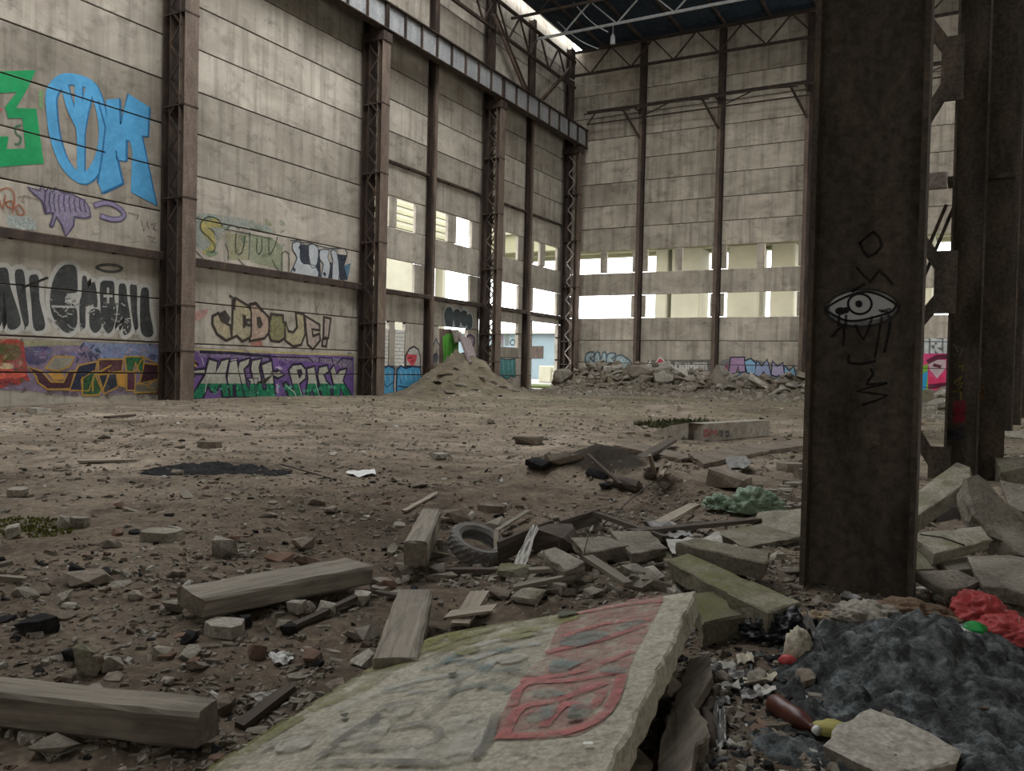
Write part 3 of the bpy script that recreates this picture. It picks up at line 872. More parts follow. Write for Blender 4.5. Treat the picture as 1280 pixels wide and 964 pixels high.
# violet tag, orange scrawl and pale blot beneath them
d = left_decal((0, 220, 6.095)); VI = S(142,132,162); VD = S(70,60,92)
vp = [(210,85),(300,112),(320,70),(345,120),(370,85),(400,125),(420,90),(470,125),(560,145),(640,185),(680,240),(690,310),(640,322),(565,312),(560,380),(500,462),(470,372),(430,312),(400,388),(380,378),(408,282),(345,284),(318,190),(250,130)]
d.poly(vp, VI, 1, 0.55); d.line(vp, VD, 0.055, 2, True)
for x in (345, 380, 415, 450, 490, 530, 570, 610, 645): d.line([(x, 120+(x-345)*0.2), (x-8, 200), (x+6, 270)], VD, 0.04, 3)
d.line([(730,222),(800,205),(870,222),(925,262),(945,300),(905,330),(840,328),(780,310)], VD, 0.20, 1, sm=3)
d.line([(730,222),(800,205),(870,222),(925,262),(945,300),(905,330),(840,328),(780,310)], VI, 0.13, 2, sm=3)
for st in ([(0,110),(50,90),(100,120),(110,200),(95,280)], [(45,200),(90,190),(100,240),(60,235),(45,200)], [(115,240),(150,220),(185,280),(150,300),(120,250)], [(-10,160),(20,250),(40,150)]):
    d.line(st, S(160,92,62), 0.045, 1, sm=3)
d.line([(145,160),(185,150),(165,190),(185,200)], S(130,100,80), 0.035, 1); d.line([(190,150),(290,185)], S(120,100,90), 0.03, 1)
d.poly([(55,300),(110,310),(170,305),(240,318),(270,360),(268,412),(190,405),(120,398),(60,385)], S(176,190,186), 0, 0.6, 3)
for x, y, r in ((330,340,28),(730,410,30),(1025,480,22),(580,455,14),(180,410,16)):
    d.poly([(x+r*math.cos(a), y+r*math.sin(a)) for a in [k*0.7 for k in range(9)]], S(190,182,166), 0, 0.5, 2)
for st in ([(975,280),(1055,300),(1040,330)], [(1075,340),(1095,420),(1120,345),(1130,400)], [(1150,370),(1190,360),(1165,400),(1190,410)], [(1120,460),(1185,470),(1150,500),(1185,510)]):
    d.line(st, S(96,82,72), 0.03, 1)
d.build(wall_left, 'violet tag with a loop and orange scrawl above the girt', LSEAM)
# grey bubble letters with silver outline
d = left_decal((0, 310, 5.071)); GF = S(56,58,58); GO = S(180,178,170)
for q in ([(-120,150),(0,125),(48,138),(66,250),(130,450),(108,508),(62,516),(42,470),(24,250),(12,470),(-30,500),(-120,500)],
          [(92,165),(122,134),(152,160),(165,300),(182,475),(152,486),(118,350)],
          [(182,195),(212,168),(244,188),(250,330),(286,490),(250,526),(210,500),(196,330)],
          [(395,115),(440,104),(480,122),(490,200),(485,285),(420,303),(416,340),(478,368),(488,478),(450,535),(400,528),(345,460),(317,370),(322,260),(350,170)],
          [(520,185),(548,185),(560,250),(588,215),(608,250),(616,375),(565,362),(542,400),(540,500),(508,500),(502,350),(515,300)],
          [(566,410),(592,385),(634,402),(642,500),(602,540),(568,500)],
          [(635,222),(690,208),(722,224),(726,330),(738,400),(718,508),(682,540),(646,480),(634,350)],
          [(752,242),(775,225),(798,242),(808,330),(832,500),(802,550),(778,538),(776,430),(748,498),(738,468),(750,350)],
          [(822,244),(850,235),(868,252),(868,400),(876,500),(852,516),(832,400)],
          [(892,272),(916,250),(942,272),(948,400),(972,540),(930,566),(892,528),(886,400)]):
    d.blob(q, GF, GO, 0.30, 0, 3, 0.22, 0.08)
d.dabs((310, 330, 850, 540), [S(110,110,104), S(140,138,130)], 30, 6, 18, 8, 3)
d.line([(683,258),(683,345)], GO, 0.09, 3); d.line([(660,305),(706,305)], GO, 0.09, 3)
d.line([(330,370),(470,375)], GO, 0.07, 3); d.line([(430,300),(490,292)], GO, 0.10, 3)
hr = random.Random(4)
for i in range(40):
    x = hr.uniform(330, 840); y = hr.uniform(345, 530)
    d.line([(x, y), (x+hr.uniform(-28, 28), y+hr.uniform(-22, 22))], GO, 0.035, 3)
d.line([(612,125),(650,108),(720,108),(772,128),(735,150),(665,148)], S(70,68,64), 0.10, 1, True, 3)
d.build(wall_left, 'dark grey bubble letters with silver outline and a halo', LSEAM)
# bottom piece: multicoloured letters
d = left_decal((0, 310, 5.071))
d.poly([(-200,560),(130,585),(500,595),(1005,612),(1008,915),(700,930),(420,935),(190,905),(-200,890)], S(128,112,134), 0, 0.35)
d.poly([(520,600),(1005,615),(1005,720),(640,700)], S(128,142,172), 1, 0.4, 0)
d.poly([(150,640),(260,620),(330,650),(280,730),(180,735)], S(58,60,98), 1, 0.6, 3)
d.poly([(-200,560),(130,585),(520,598),(520,615),(140,625),(-200,600)], S(150,148,112), 1, 0.35)
d.poly([(-200,575),(100,575),(150,600),(160,700),(175,800),(190,850),(150,835),(120,870),(60,865),(20,890),(-200,880)], S(160,58,48), 1, 0.5, 0)
d.poly([(-200,620),(90,612),(125,650),(120,700),(20,720),(-200,730)], S(78,104,52), 2, 0.6, 2)
d.poly([(-200,760),(70,770),(150,790),(160,815),(40,830),(-200,825)], S(208,96,78), 2, 0.35, 2)
d.poly([(-30,735),(60,730),(90,760),(10,768)], S(204,190,150), 2, 0.5, 2)
GL = S(172,134,62)
d.dabs((-40, 570, 150, 880), [S(190,80,64), S(110,40,40), S(92,116,58), S(200,170,130), S(60,60,70)], 34, 8, 30, 3, 2.2)
d.dabs((170, 610, 1000, 700), [S(150,120,160), S(96,110,160), S(170,160,176), S(70,66,110)], 34, 10, 34, 4, 1.5)
d.dabs((150, 880, 1000, 940), [S(120,108,96), S(96,80,76)], 22, 14, 40, 5, 1.5)
for q, c in (([(285,762),(345,690),(470,690),(440,750),(360,780)], S(138,132,116)),
             ([(175,755),(262,782),(322,850),(400,852),(432,785),(482,782),(442,892),(300,896),(240,852),(225,810)], S(70,36,44)),
             ([(440,902),(470,792),(500,745),(612,722),(600,800),(560,905)], S(36,42,62)),
             ([(512,835),(590,780),(642,900),(620,932),(522,932)], S(44,82,46)),
             ([(622,708),(780,706),(770,780),(700,790),(622,802)], S(78,42,46)),
             ([(622,806),(762,792),(742,882),(660,922)], S(42,48,56)),
             ([(790,690),(912,690),(900,800),(880,780),(856,724),(840,790),(800,780)], S(34,92,50)),
             ([(802,792),(852,782),(854,902),(802,902)], S(84,44,58)),
             ([(912,732),(1000,742),(1000,828),(940,868),(882,862)], S(64,34,40)),
             ([(852,866),(1000,832),(1000,912),(852,916)], S(112,106,92)),
             ([(300,790),(390,790),(400,830),(340,835)], S(196,146,66)),
             ([(735,800),(790,790),(790,880),(745,870)], S(190,140,62))):
    d.blob(q, c, GL, 0.075, 3, 0, 0.25, 0.2)
for st in ([(585,905),(590,820),(640,780),(700,745)], [(650,900),(680,820),(690,780)], [(520,820),(520,900)], [(440,900),(300,896)], [(860,780),(905,700),(990,735)], [(950,850),(930,880),(965,890)]):
    d.line(st, GL, 0.06, 6, sm=3)
for i in range(14):
    x = hr.uniform(480, 620); y = hr.uniform(630, 740); d.line([(x, y), (x+hr.uniform(-20, 20), y+hr.uniform(-25, 25))], S(44,56,84), 0.06, 6)
d.build(wall_left, 'multicoloured maroon, navy and green letters near the ground', LSEAM)
# faded yellow-green lettering and white lettering
d = left_decal((235, 260, 6.095)); K = S(52,62,52); FG = S(152,152,112)
d.poly([(30,70),(130,40),(260,60),(420,80),(640,160),(640,200),(300,150),(200,330),(60,300),(30,200)], S(150,164,156), 0, 0.75, 3)
d.dabs((40, 70, 740, 420), [S(150,168,158), S(150,150,110), S(130,146,116)], 30, 14, 44, 7, 0.6)
d.poly([(95,100),(160,68),(235,100),(262,150),(170,150),(205,220),(208,310),(140,350),(108,335),(175,275),(115,200)], S(170,158,92), 1, 0.4, 3)
d.poly([(285,185),(450,208),(462,400),(320,392)], FG, 1, 0.6)
d.poly([(470,200),(640,232),(720,290),(725,480),(600,440),(470,405)], S(138,150,116), 1, 0.6)
d.poly([(130,330),(200,320),(230,350),(160,372)], S(118,140,104), 1, 0.5, 2)
for st in ([(262,142),(230,90),(160,66),(100,105),(98,170),(150,218),(205,285),(192,335),(172,335)], [(155,155),(180,165),(205,202)], [(285,275),(305,330),(305,395)],
           [(365,195),(362,335),(410,342),(432,210)], [(470,185),(462,390)], [(525,235),(522,335),(545,350),(562,310),(560,235)], [(615,225),(618,352),(655,300),(680,222)],
           [(640,400),(710,500),(712,348),(766,346),(766,490)], [(475,155),(555,175),(655,200)], [(60,330),(125,400)], [(380,385),(440,450),(490,455)], [(300,150),(330,130),(390,160)], [(280,160),(640,235)]):
    d.line(st, K, 0.05, 3, sm=2)
W_ = S(176,180,182); SH = S(46,52,62)
for q in ([(856,275),(912,282),(926,462),(884,420),(848,445)], [(958,345),(1002,312),(1012,540),(978,540)], [(1122,350),(1215,360),(1190,440),(1216,545),(1158,560)], [(1040,400),(1100,420),(1110,520),(1072,555)]):
    d.poly(q, SH, 1, 0.15)
for q in ([(795,270),(852,265),(850,380),(880,425),(968,440),(985,538),(802,500),(792,470),(830,380),(802,330)], [(916,282),(988,300),(982,420),(960,455),(932,440)],
          [(1006,322),(1072,322),(1062,380),(1082,440),(1058,558),(1012,538),(1030,430),(1002,390)], [(1086,332),(1130,332),(1150,500),(1130,566),(1096,540),(1102,400)]):
    d.blob(q, W_, SH, 0.06, 2, 2, 0.2)
d.poly([(1180,440),(1240,420),(1216,542)], S(86,122,146), 1, 0.3)
d.line([(780,248),(850,246),(860,262),(920,266),(1070,308),(1190,310),(1212,340),(1190,400)], SH, 0.06, 4)
for x, y in ((803,465),(850,300),(1035,500),(1170,380)): d.line([(x, y), (x+6, y+8)], SH, 0.16, 5)
d.build(wall_left, 'faded yellow-green letters followed by small white letters', LSEAM)
# cream word with exclamation mark
d = left_decal((235, 360, 6.095)); BO = S(56,48,42)
d.poly([(10,190),(160,155),(130,222),(30,266)], S(178,138,128), 0, 0.4)
d.poly([(470,405),(560,400),(570,450),(480,450)], S(160,104,92), 0, 0.5)
d.poly([(240,190),(282,168),(322,230),(302,275),(245,242)], BO, 3, 0.15)
d.poly([(330,90),(352,84),(350,165),(330,160)], BO, 3, 0.15)
for q, c in (([(188,218),(230,196),(250,250),(320,290),(330,380),(290,398),(222,350),(186,275)], S(172,160,130)),
             ([(342,162),(362,82),(462,142),(482,190),(480,240),(440,242),(440,280),(480,292),(480,370),(412,404),(372,362),(332,380)], S(166,156,126)),
             ([(472,132),(520,122),(570,182),(610,222),(620,330),(582,380),(470,402),(482,300),(480,200)], S(176,152,134)),
             ([(632,202),(720,212),(722,262),(742,272),(732,380),(692,408),(632,398),(612,330)], S(126,124,84)),
             ([(742,262),(762,332),(800,342),(832,302),(822,192),(880,202),(890,350),(860,430),(800,444),(742,400)], S(172,162,128)),
             ([(892,216),(1000,282),(1000,320),(942,312),(950,370),(1000,352),(1004,400),(950,464),(912,430),(900,330)], S(168,152,142)),
             ([(1036,226),(1084,236),(1066,380),(1032,376)], S(168,152,142)), ([(1026,392),(1058,392),(1050,444),(1022,440)], S(168,152,142))):
    d.blob(q, c, BO, 0.155, 1, 0, 0.35, 0.05)
d.poly([(520,222),(550,220),(570,280),(545,312),(525,292)], BO, 4, 0.15)
d.poly([(412,200),(440,210),(436,300),(416,310)], BO, 4, 0.15)
d.line([(318,62),(350,85),(352,160)], BO, 0.12, 3); d.line([(470,125),(510,115),(560,175)], BO, 0.12, 3)
for st in ([(970,110),(975,210)], [(1000,115),(975,165),(990,210)], [(1040,120),(1060,210),(1075,130),(1090,200),(1110,130)], [(1165,220),(1165,165),(1190,180),(1165,195),(1188,225)]):
    d.line(st, S(84,76,66), 0.03, 1)
for st in ([(25,360),(30,290),(50,330),(75,290),(80,360)], [(150,300),(150,400),(180,350),(160,350)]): d.line(st, S(178,170,154), 0.09, 1)
for st in ([(0,395),(30,385),(10,420),(40,400)], [(0,80),(35,90),(10,110),(40,130)]): d.line(st, S(50,44,40), 0.05, 1)
d.build(wall_left, 'cream and pink letters with brown outline ending in an exclamation mark', LSEAM)
# purple piece with green-and-grey letters
d = left_decal((230, 430, 5.818)); PU = S(104,76,132); NV = S(36,28,48); GY = S(168,165,150); GN = S(20,112,76)
d.poly([(25,22),(350,38),(620,62),(1235,92),(1235,388),(660,396),(15,402)], PU, 0, 0.2)
d.poly([(80,45),(350,55),(600,75),(620,130),(380,100),(110,95)], S(128,112,142), 1, 0.4)
d.poly([(640,80),(900,95),(1220,110),(1225,200),(1120,160),(980,130),(700,120)], S(132,122,136), 1, 0.5)
d.dabs((60, 60, 1230, 380), [S(140,120,160), S(80,56,110), S(120,96,150)], 40, 10, 34, 6, 1.2)
d.line([(70,38),(350,50),(900,72),(1230,82)], S(170,160,108), 0.10, 1)
d.line([(120,58),(350,66),(625,92),(630,120)], NV, 0.13, 2); d.line([(640,92),(905,100),(935,130)], NV, 0.07, 2); d.line([(980,130),(985,98),(1075,105),(1080,130)], NV, 0.06, 2); d.line([(1110,140),(1150,105),(1225,112)], NV, 0.06, 2)
d.poly([(15,125),(90,122),(92,168),(28,176)], S(178,138,44), 1, 0.2); d.poly([(25,20),(72,30),(40,75),(25,70)], S(180,166,56), 1, 0.2)
d.line([(60,80),(40,110),(100,150)], NV, 0.10, 1)
d.poly([(660,170),(690,160),(720,180),(690,200)], S(176,160,188), 1, 0.3); d.poly([(670,290),(685,290),(690,360),(668,350)], S(168,150,182), 1, 0.3)
for q in ([(40,404),(150,230),(180,112),(240,130),(228,210),(272,122),(325,110),(300,232),(332,382),(282,388),(264,292),(230,342),(196,340),(172,300),(132,396)],
          [(338,384),(312,250),(330,132),(380,115),(402,230),(434,384),(378,386),(372,300),(352,300),(354,386)],
          [(440,384),(392,182),(402,132),(476,106),(466,150),(432,182),(452,300),(470,332),(482,274),(462,252),(536,250),(522,390)],
          [(534,396),(484,182),(494,122),(560,110),(542,170),(572,332),(600,332),(562,152),(634,126),(662,392)],
          [(22,205),(70,180),(70,194),(150,184),(150,214),(70,212),(70,226)], [(632,202),(680,206),(680,190),(722,226),(680,246),(642,226)],
          [(766,390),(722,292),(742,282),(800,342),(762,190),(790,156),(850,150),(884,190),(880,250),(832,292),(862,390)],
          [(884,386),(892,310),(902,250),(892,182),(946,166),(962,260),(992,390),(942,390),(932,322),(908,388)],
          [(1004,382),(972,230),(982,172),(1040,160),(1050,200),(1012,222),(1032,270),(1062,302),(1062,390)],
          [(1078,390),(1088,300),(1062,192),(1086,162),(1106,230),(1132,192),(1180,182),(1152,270),(1220,380),(1168,386),(1132,312),(1132,390)]):
    d.split(q, 288, GY, GN, NV, 0.15, 2)
d.poly([(815,190),(850,180),(860,220),(835,255)], NV, 6, 0.15)
hr = random.Random(9)
for i in range(26):
    x = hr.uniform(90, 1200); y = hr.uniform(310, 380); r = hr.uniform(5, 11)
    d.line([(x+r*math.cos(k*1.05), y+r*math.sin(k*1.05)) for k in range(6)], S(80,170,130), 0.03, 6, True)
for st in ([(150,350),(168,250),(195,200)], [(340,120),(380,110)], [(735,300),(800,350),(812,380)], [(855,380),(830,290)], [(945,260),(985,385)], [(1085,165),(1110,240)], [(125,95),(140,150)]):
    d.line(st, S(205,205,200), 0.03, 6)
d.build(wall_left, 'purple graffiti piece with grey and green block letters', LSEAM)
# pale blue bubble with arch figure
d = left_decal((460, 395, 6.4)); CB = S(72,150,190); CD = S(28,52,84)
for q in ([(62,640),(60,432),(90,402),(122,422),(160,402),(208,420),(202,560),(206,640),(140,645),(112,600),(90,645)],
          [(226,636),(232,432),(262,402),(300,422),(350,406),(414,412),(430,520),(428,622),(380,635),(280,640)]):
    d.blob(q, CB, CD, 0.13, 1, 0, 0.2, 0.1)
for x in (95, 130, 175, 260, 300, 340, 380, 410): d.line([(x, 440), (x+4, 510)], S(150,196,216), 0.05, 4)
for st in ([(70,560),(110,520),(150,570),(200,530)], [(240,560),(300,570),(420,565)], [(260,470),(260,540)], [(330,600),(420,590)]): d.line(st, CD, 0.06, 4)
d.blob([(302,400),(302,320),(330,266),(366,246),(400,270),(416,330),(416,408),(350,400)], S(182,178,170), S(40,34,40), 0.13, 0, 0, 0.25, 0.1)
d.poly([(308,305),(390,312),(386,352),(362,402),(332,384),(310,352)], S(190,70,76), 3, 0.15)
d.line([(320,340),(350,330),(345,370),(370,350)], S(90,34,44), 0.06, 4)
d.build(wall_left, 'light blue bubble letters with an arched white and red figure', [1.05])
# small dark bubble letters, tags near the heap
d = left_decal((430, 220, 3.442))
for q in ([(430,600),(440,570),(460,565),(470,600),(465,650),(440,650)], [(468,590),(485,572),(500,585),(500,640),(480,655)], [(500,590),(515,578),(530,590),(525,645),(505,640)], [(530,600),(545,595),(552,620),(548,655),(528,650)]):
    d.blob(q, S(60,70,72), S(172,178,176), 0.16, 1, 3, 0.3, 0.3)
for st in ([(385,780),(410,740),(400,790)], [(380,740),(395,700),(410,730)]): d.line(st, S(70,80,96), 0.10, 1)
d.poly([(378,770),(410,765),(412,800),(380,805)], S(110,124,140), 0, 0.6)
d.line([(530,690),(545,685),(560,700),(555,730),(535,720),(530,690)], S(84,58,92), 0.14, 1, sm=2)
d.build(wall_left, 'small dark bubble letters with white outline above the earth heap', LSEAM)
d = left_decal((460, 395, 6.4))
tl = [(1004,352),(1060,342),(1110,352),(1175,346),(1178,490),(1140,478),(1110,505),(1060,470),(1008,420)]
d.blob(tl, S(76,142,142), S(34,70,74), 0.10, 1, 0, 0.35, 0.2)
for x in (1040, 1080, 1120, 1150): d.line([(x, 360), (x+6, 470)], S(126,176,172), 0.07, 4)
d.poly([(1030,145),(1086,150),(1082,246),(1032,236)], S(166,120,124), 1, 0.4)
d.line([(1015,140),(1050,180),(1030,220)], S(70,60,64), 0.08, 2); d.line([(1135,215),(1150,190),(1172,200),(1168,230),(1145,232),(1135,215)], S(70,60,64), 0.10, 2, sm=2)
d.poly([(1090,145),(1130,140),(1128,240),(1092,240)], S(158,160,140), 1, 0.5)
d.build(wall_left, 'teal and pink graffiti between the lattice column and the last post', LSEAM)
# end wall pieces
d = back_decal((720, 425, 4.414))
for q in ([(52,110),(60,75),(95,68),(100,90),(75,100),(98,120),(90,140),(60,138)], [(105,130),(108,75),(130,72),(132,120),(150,72),(165,75),(160,135)], [(172,135),(175,80),(215,75),(212,95),(195,100),(208,120),(195,150)], [(220,100),(250,85),(300,120),(300,160),(230,150)]):
    d.blob(q, S(178,196,198), S(84,106,116), 0.14, 1, 2, 0.45, 0.4)
d.poly([(60,146),(110,140),(150,150),(170,176),(60,182)], S(178,174,96), 0, 0.4, 2)
d.build(wall_back, 'pale cyan bubble letters behind the rubble bank', BSEAM)
d = back_decal((720, 425, 4.414))
d.poly([(400,112),(745,108),(745,172),(380,168)], S(120,116,108), 0, 0.4)
d.blob([(428,162),(440,130),(465,100),(490,125),(500,150),(492,166)], S(190,58,84), S(214,206,200), 0.16, 1, 0, 0.15, 0.15)
d.line([(450,130),(480,128)], S(70,30,44), 0.14, 4); d.line([(455,150),(475,152)], S(70,30,44), 0.12, 4)
for st in ([(385,165),(410,118),(415,165)], [(505,165),(512,120),(535,150)], [(550,160),(552,130),(575,132),(575,160)], [(590,135),(590,160),(608,160),(608,135),(590,135)], [(620,160),(622,132),(636,150),(650,132),(652,160)], [(664,130),(664,160)], [(675,160),(676,132),(690,132),(692,160)], [(702,162),(704,130),(718,132),(720,162)]):
    d.line(st, S(212,208,200), 0.17, 2)
d.build(wall_back, 'white letters beside a red pointed figure', BSEAM)
d = back_decal((720, 425, 4.414)); PK = S(172,140,170); LB = S(138,178,204); OK_ = S(44,46,62)
d.poly([(790,120),(850,105),(990,110),(1225,165),(1225,245),(1000,225),(850,210),(800,170)], S(122,132,140), 0, 0.6, 2)
for q, c in (([(845,185),(855,100),(926,98),(932,172),(902,176),(896,140),(880,182)], PK), ([(932,120),(964,106),(990,130),(986,186),(946,180)], LB),
             ([(986,190),(1000,120),(1025,150),(1054,112),(1076,205),(1052,200),(1036,170),(1014,202)], S(150,160,190)),
             ([(1080,190),(1086,122),(1110,150),(1140,130),(1150,214),(1122,190),(1106,200)], S(168,160,186)), ([(1152,210),(1152,146),(1176,176),(1200,150),(1220,240),(1192,222),(1172,202)], LB)):
    d.blob(q, c, OK_, 0.17, 1, 0, 0.12, 0.1)
d.poly([(860,190),(900,180),(960,200),(985,225),(880,225)], S(104,138,158), 0, 0.5, 2)
d.poly([(820,135),(838,130),(840,160),(822,165)], S(176,96,120), 1, 0.4)
d.build(wall_back, 'pink and light blue letters with black outline on the end wall', BSEAM)
# bright pink mural and block letters seen between the columns
d = back_decal((1120, 450, 6.025))
d.poly([(-60,-165),(420,-165),(420,-48),(-60,-48)], S(112,116,116), 0, 0.3)
for st in ([(140,-55),(165,-150),(190,-55)], [(150,-95),(182,-95)], [(230,-150),(230,-55)], [(275,-55),(275,-150),(330,-140),(325,-105),(280,-100),(335,-55)], [(375,-150),(375,-55)], [(80,-150),(80,-55)], [(120,-150),(120,-55)]):
    d.line(st, S(200,204,200), 0.24, 1)
d.poly([(-60,-48),(420,-48),(420,232),(-60,232)], S(206,70,120), 1, 0.12)
d.poly([(60,110),(240,30),(240,230),(60,230)], S(120,176,50), 2, 0.1); d.poly([(90,170),(240,80),(225,225),(90,225)], S(50,150,196), 3, 0.1); d.poly([(-60,120),(90,100),(90,232),(-60,232)], S(48,140,90), 2, 0.1)
d.poly([(90,235),(210,228),(210,260),(90,262)], S(40,96,70), 2, 0.2)
d.poly([(240,20),(300,0),(375,0),(375,60),(310,140),(255,75)], S(196,176,176), 3, 0.1, 0); d.line([(250,10),(310,-20),(380,-25)], S(96,34,60), 0.3, 4); d.line([(290,40),(330,50)], S(96,40,60), 0.2, 4); d.line([(260,200),(370,190)], S(96,30,60), 0.3, 4)
d.poly([(220,90),(300,150),(370,90),(370,220),(220,220)], S(210,56,98), 2, 0.1)
d.build(wall_back, 'bright pink mural with rainbow wedge under white block letters', BSEAM)
# dark magenta, blue and orange pieces at the far right
d = back_decal((1120, 450, 6.025))
d.poly([(860,10),(1000,5),(1000,110),(870,120)], S(40,96,130), 1, 0.2); d.poly([(900,120),(1000,110),(1000,330),(910,330)], S(110,62,38), 1, 0.25); d.line([(930,140),(950,220),(985,150)], S(196,140,60), 0.4, 2)
d.build(wall_back, 'blue and rust-brown graffiti at the right edge', BSEAM)

# the white eye on the near column's web, and dark tags
fy = C1[1]-0.015
d = Decal((0, fy, 0), (1, 0, 0), (0, 0, 1), (0, -1, 0), (1010, 270, 2.921), 0.003)
WHE = S(205,207,204); BK = S(20,18,18)
def ell(cx, cy, rx, ry, tilt=0.0, n=28):
    return [(cx+rx*math.cos(a)*math.cos(tilt)-ry*math.sin(a)*math.sin(tilt), cy+rx*math.cos(a)*math.sin(tilt)+ry*math.sin(a)*math.cos(tilt)) for a in [2*math.pi*k/n for k in range(n)]]
d.poly(ell(198,338,140,72,-0.05), S(62,62,60), 0, 0.5); d.poly(ell(198,336,128,64,-0.05), S(150,150,148), 1, 0.4); d.poly(ell(198,330,118,54,-0.03), WHE, 2, 0.06)
LW = 0.016
d.line([(68,342),(110,310),(170,285),(215,278),(265,290),(305,312),(322,328),(300,352),(250,368),(190,382),(140,382),(100,365)], BK, LW, 3, True, 3, 0.05)
d.line(ell(190,322,43,37), BK, LW, 3, True, 0, 0.05)
d.poly(ell(187,322,13,13), BK, 4, 0.05); d.poly(ell(120,348,20,14), BK, 4, 0.05); d.poly(ell(140,345,12,12), BK, 4, 0.05)
d.line([(262,345),(290,352)], BK, LW, 4); d.line([(165,275),(205,250)], BK, LW*1.4, 4); d.line([(270,350),(300,340)], BK, LW, 4)
for st in ([(115,365),(112,400)], [(140,365),(138,410)], [(175,400),(205,450),(235,370)], [(270,372),(245,515)], [(295,365),(300,400),(280,495)], [(90,440),(130,400),(130,470)], [(150,510),(150,535),(200,540),(245,530)],
           [(230,560),(238,580),(215,615),(290,610),(180,640),(290,655),(200,690)], [(190,100),(240,60),(270,110),(220,150),(190,100)], [(180,190),(230,240),(260,200),(310,250)]):
    d.line(st, BK, LW*1.1, 3, sm=2)
d.line([(232,812),(245,800),(262,805),(250,820),(235,828),(262,830)], S(116,110,92), 0.010, 3)
d.build(near_col, 'white painted eye with black outline')
# paint on the second column
fy2 = C2[1]-0.015
d = Decal((0, fy2, 0), (1, 0, 0), (0, 0, 1), (0, -1, 0), (1120, 450, 6.025), 0.003)
for st in ([(475,50),(505,45),(500,80)], [(440,170),(500,120),(460,190),(505,170),(470,230),(505,220),(430,240)], [(485,240),(490,300)]): d.line(st, S(142,128,58), 0.025, 1)
d.poly([(432,308),(528,302),(524,468),(430,478)], S(126,28,46), 1, 0.3)
d.line([(430,-120),(470,-60),(450,-110),(500,-80),(480,-30)], S(120,118,112), 0.02, 1)
d.poly([(380,520),(520,500),(515,600),(380,600)], S(32,34,44), 0, 0.3)
d.build(col2, 'red patch and yellow scrawl')
fy3 = C2[1]+0.25-0.16
d = Decal((0, fy3, 0), (1, 0, 0), (0, 0, 1), (0, -1, 0), (1120, 450, 6.025), 0.003)
d.line([(575,160),(572,90),(640,70),(630,140)], S(150,150,146), 0.03, 1); d.poly([(570,180),(640,160),(665,260),(620,320),(570,280)], S(130,92,40), 1, 0.5, 2); d.poly([(545,590),(610,580),(605,740),(548,750)], S(22,82,92), 1, 0.3)
d.line([(590,430),(600,480)], S(140,140,140), 0.03, 1)
d.build(col2, 'teal and ochre paint')
# ------------------------------------------------------------------ object builders
def gz(px, py, dz=0.0):
    """point where the sight line meets the ground raised by dz"""
    z = dz
    for _ in range(10):
        p = onZ(px, py, z); z = 0.5*z + 0.5*(gh(p.x, p.y)+dz)
    return onZ(px, py, z)
def obj_at(name, verts, faces, mat, parent=None, smooth=False, base=None):
    vs = [Vector(v) for v in verts]
    if base is None:
        base = Vector((sum(v.x for v in vs)/len(vs), sum(v.y for v in vs)/len(vs), min(v.z for v in vs)))
    return obj(name, mesh(name, [v-base for v in vs], faces, mat, smooth), parent, base, local=False)
def hull_mesh(name, pts, mat, smooth=False):
    bm = bmesh.new()
    for p in pts: bm.verts.new(p)
    r = bmesh.ops.convex_hull(bm, input=bm.verts)
    bmesh.ops.delete(bm, geom=[g for g in r['geom_interior'] if isinstance(g, bmesh.types.BMVert)], context='VERTS')
    me = bpy.data.meshes.new(name); bm.to_mesh(me); bm.free()
    me.materials.append(mat)
    return me
def chunk_points(r, sx, sy, sz, n=16):
    """angular lump inside a box, resting on z=0"""
    pts = []
    for _ in range(n):
        v = Vector((r.uniform(-1, 1), r.uniform(-1, 1), r.uniform(-1, 1)))
        m = max(abs(v.x), abs(v.y), abs(v.z)); v = v/m*r.uniform(0.82, 1.0)
        pts.append(Vector((v.x*sx/2, v.y*sy/2, (v.z+1)*sz/2)))
    return pts
def slab_points(r, sx, sy, sz, n=7):
    pts = []
    for k in range(n):
        a = 2*math.pi*(k+r.uniform(-0.3, 0.3))/n
        m = r.uniform(0.8, 1.0)/max(abs(math.cos(a)), abs(math.sin(a)))**0.8
        x, y = math.cos(a)*m*sx/2, math.sin(a)*m*sy/2
        j = r.uniform(0.9, 1.0)
        pts += [Vector((x, y, r.uniform(0, 0.1)*sz)), Vector((x*j, y*j, sz*r.uniform(0.9, 1.0)))]
    return pts
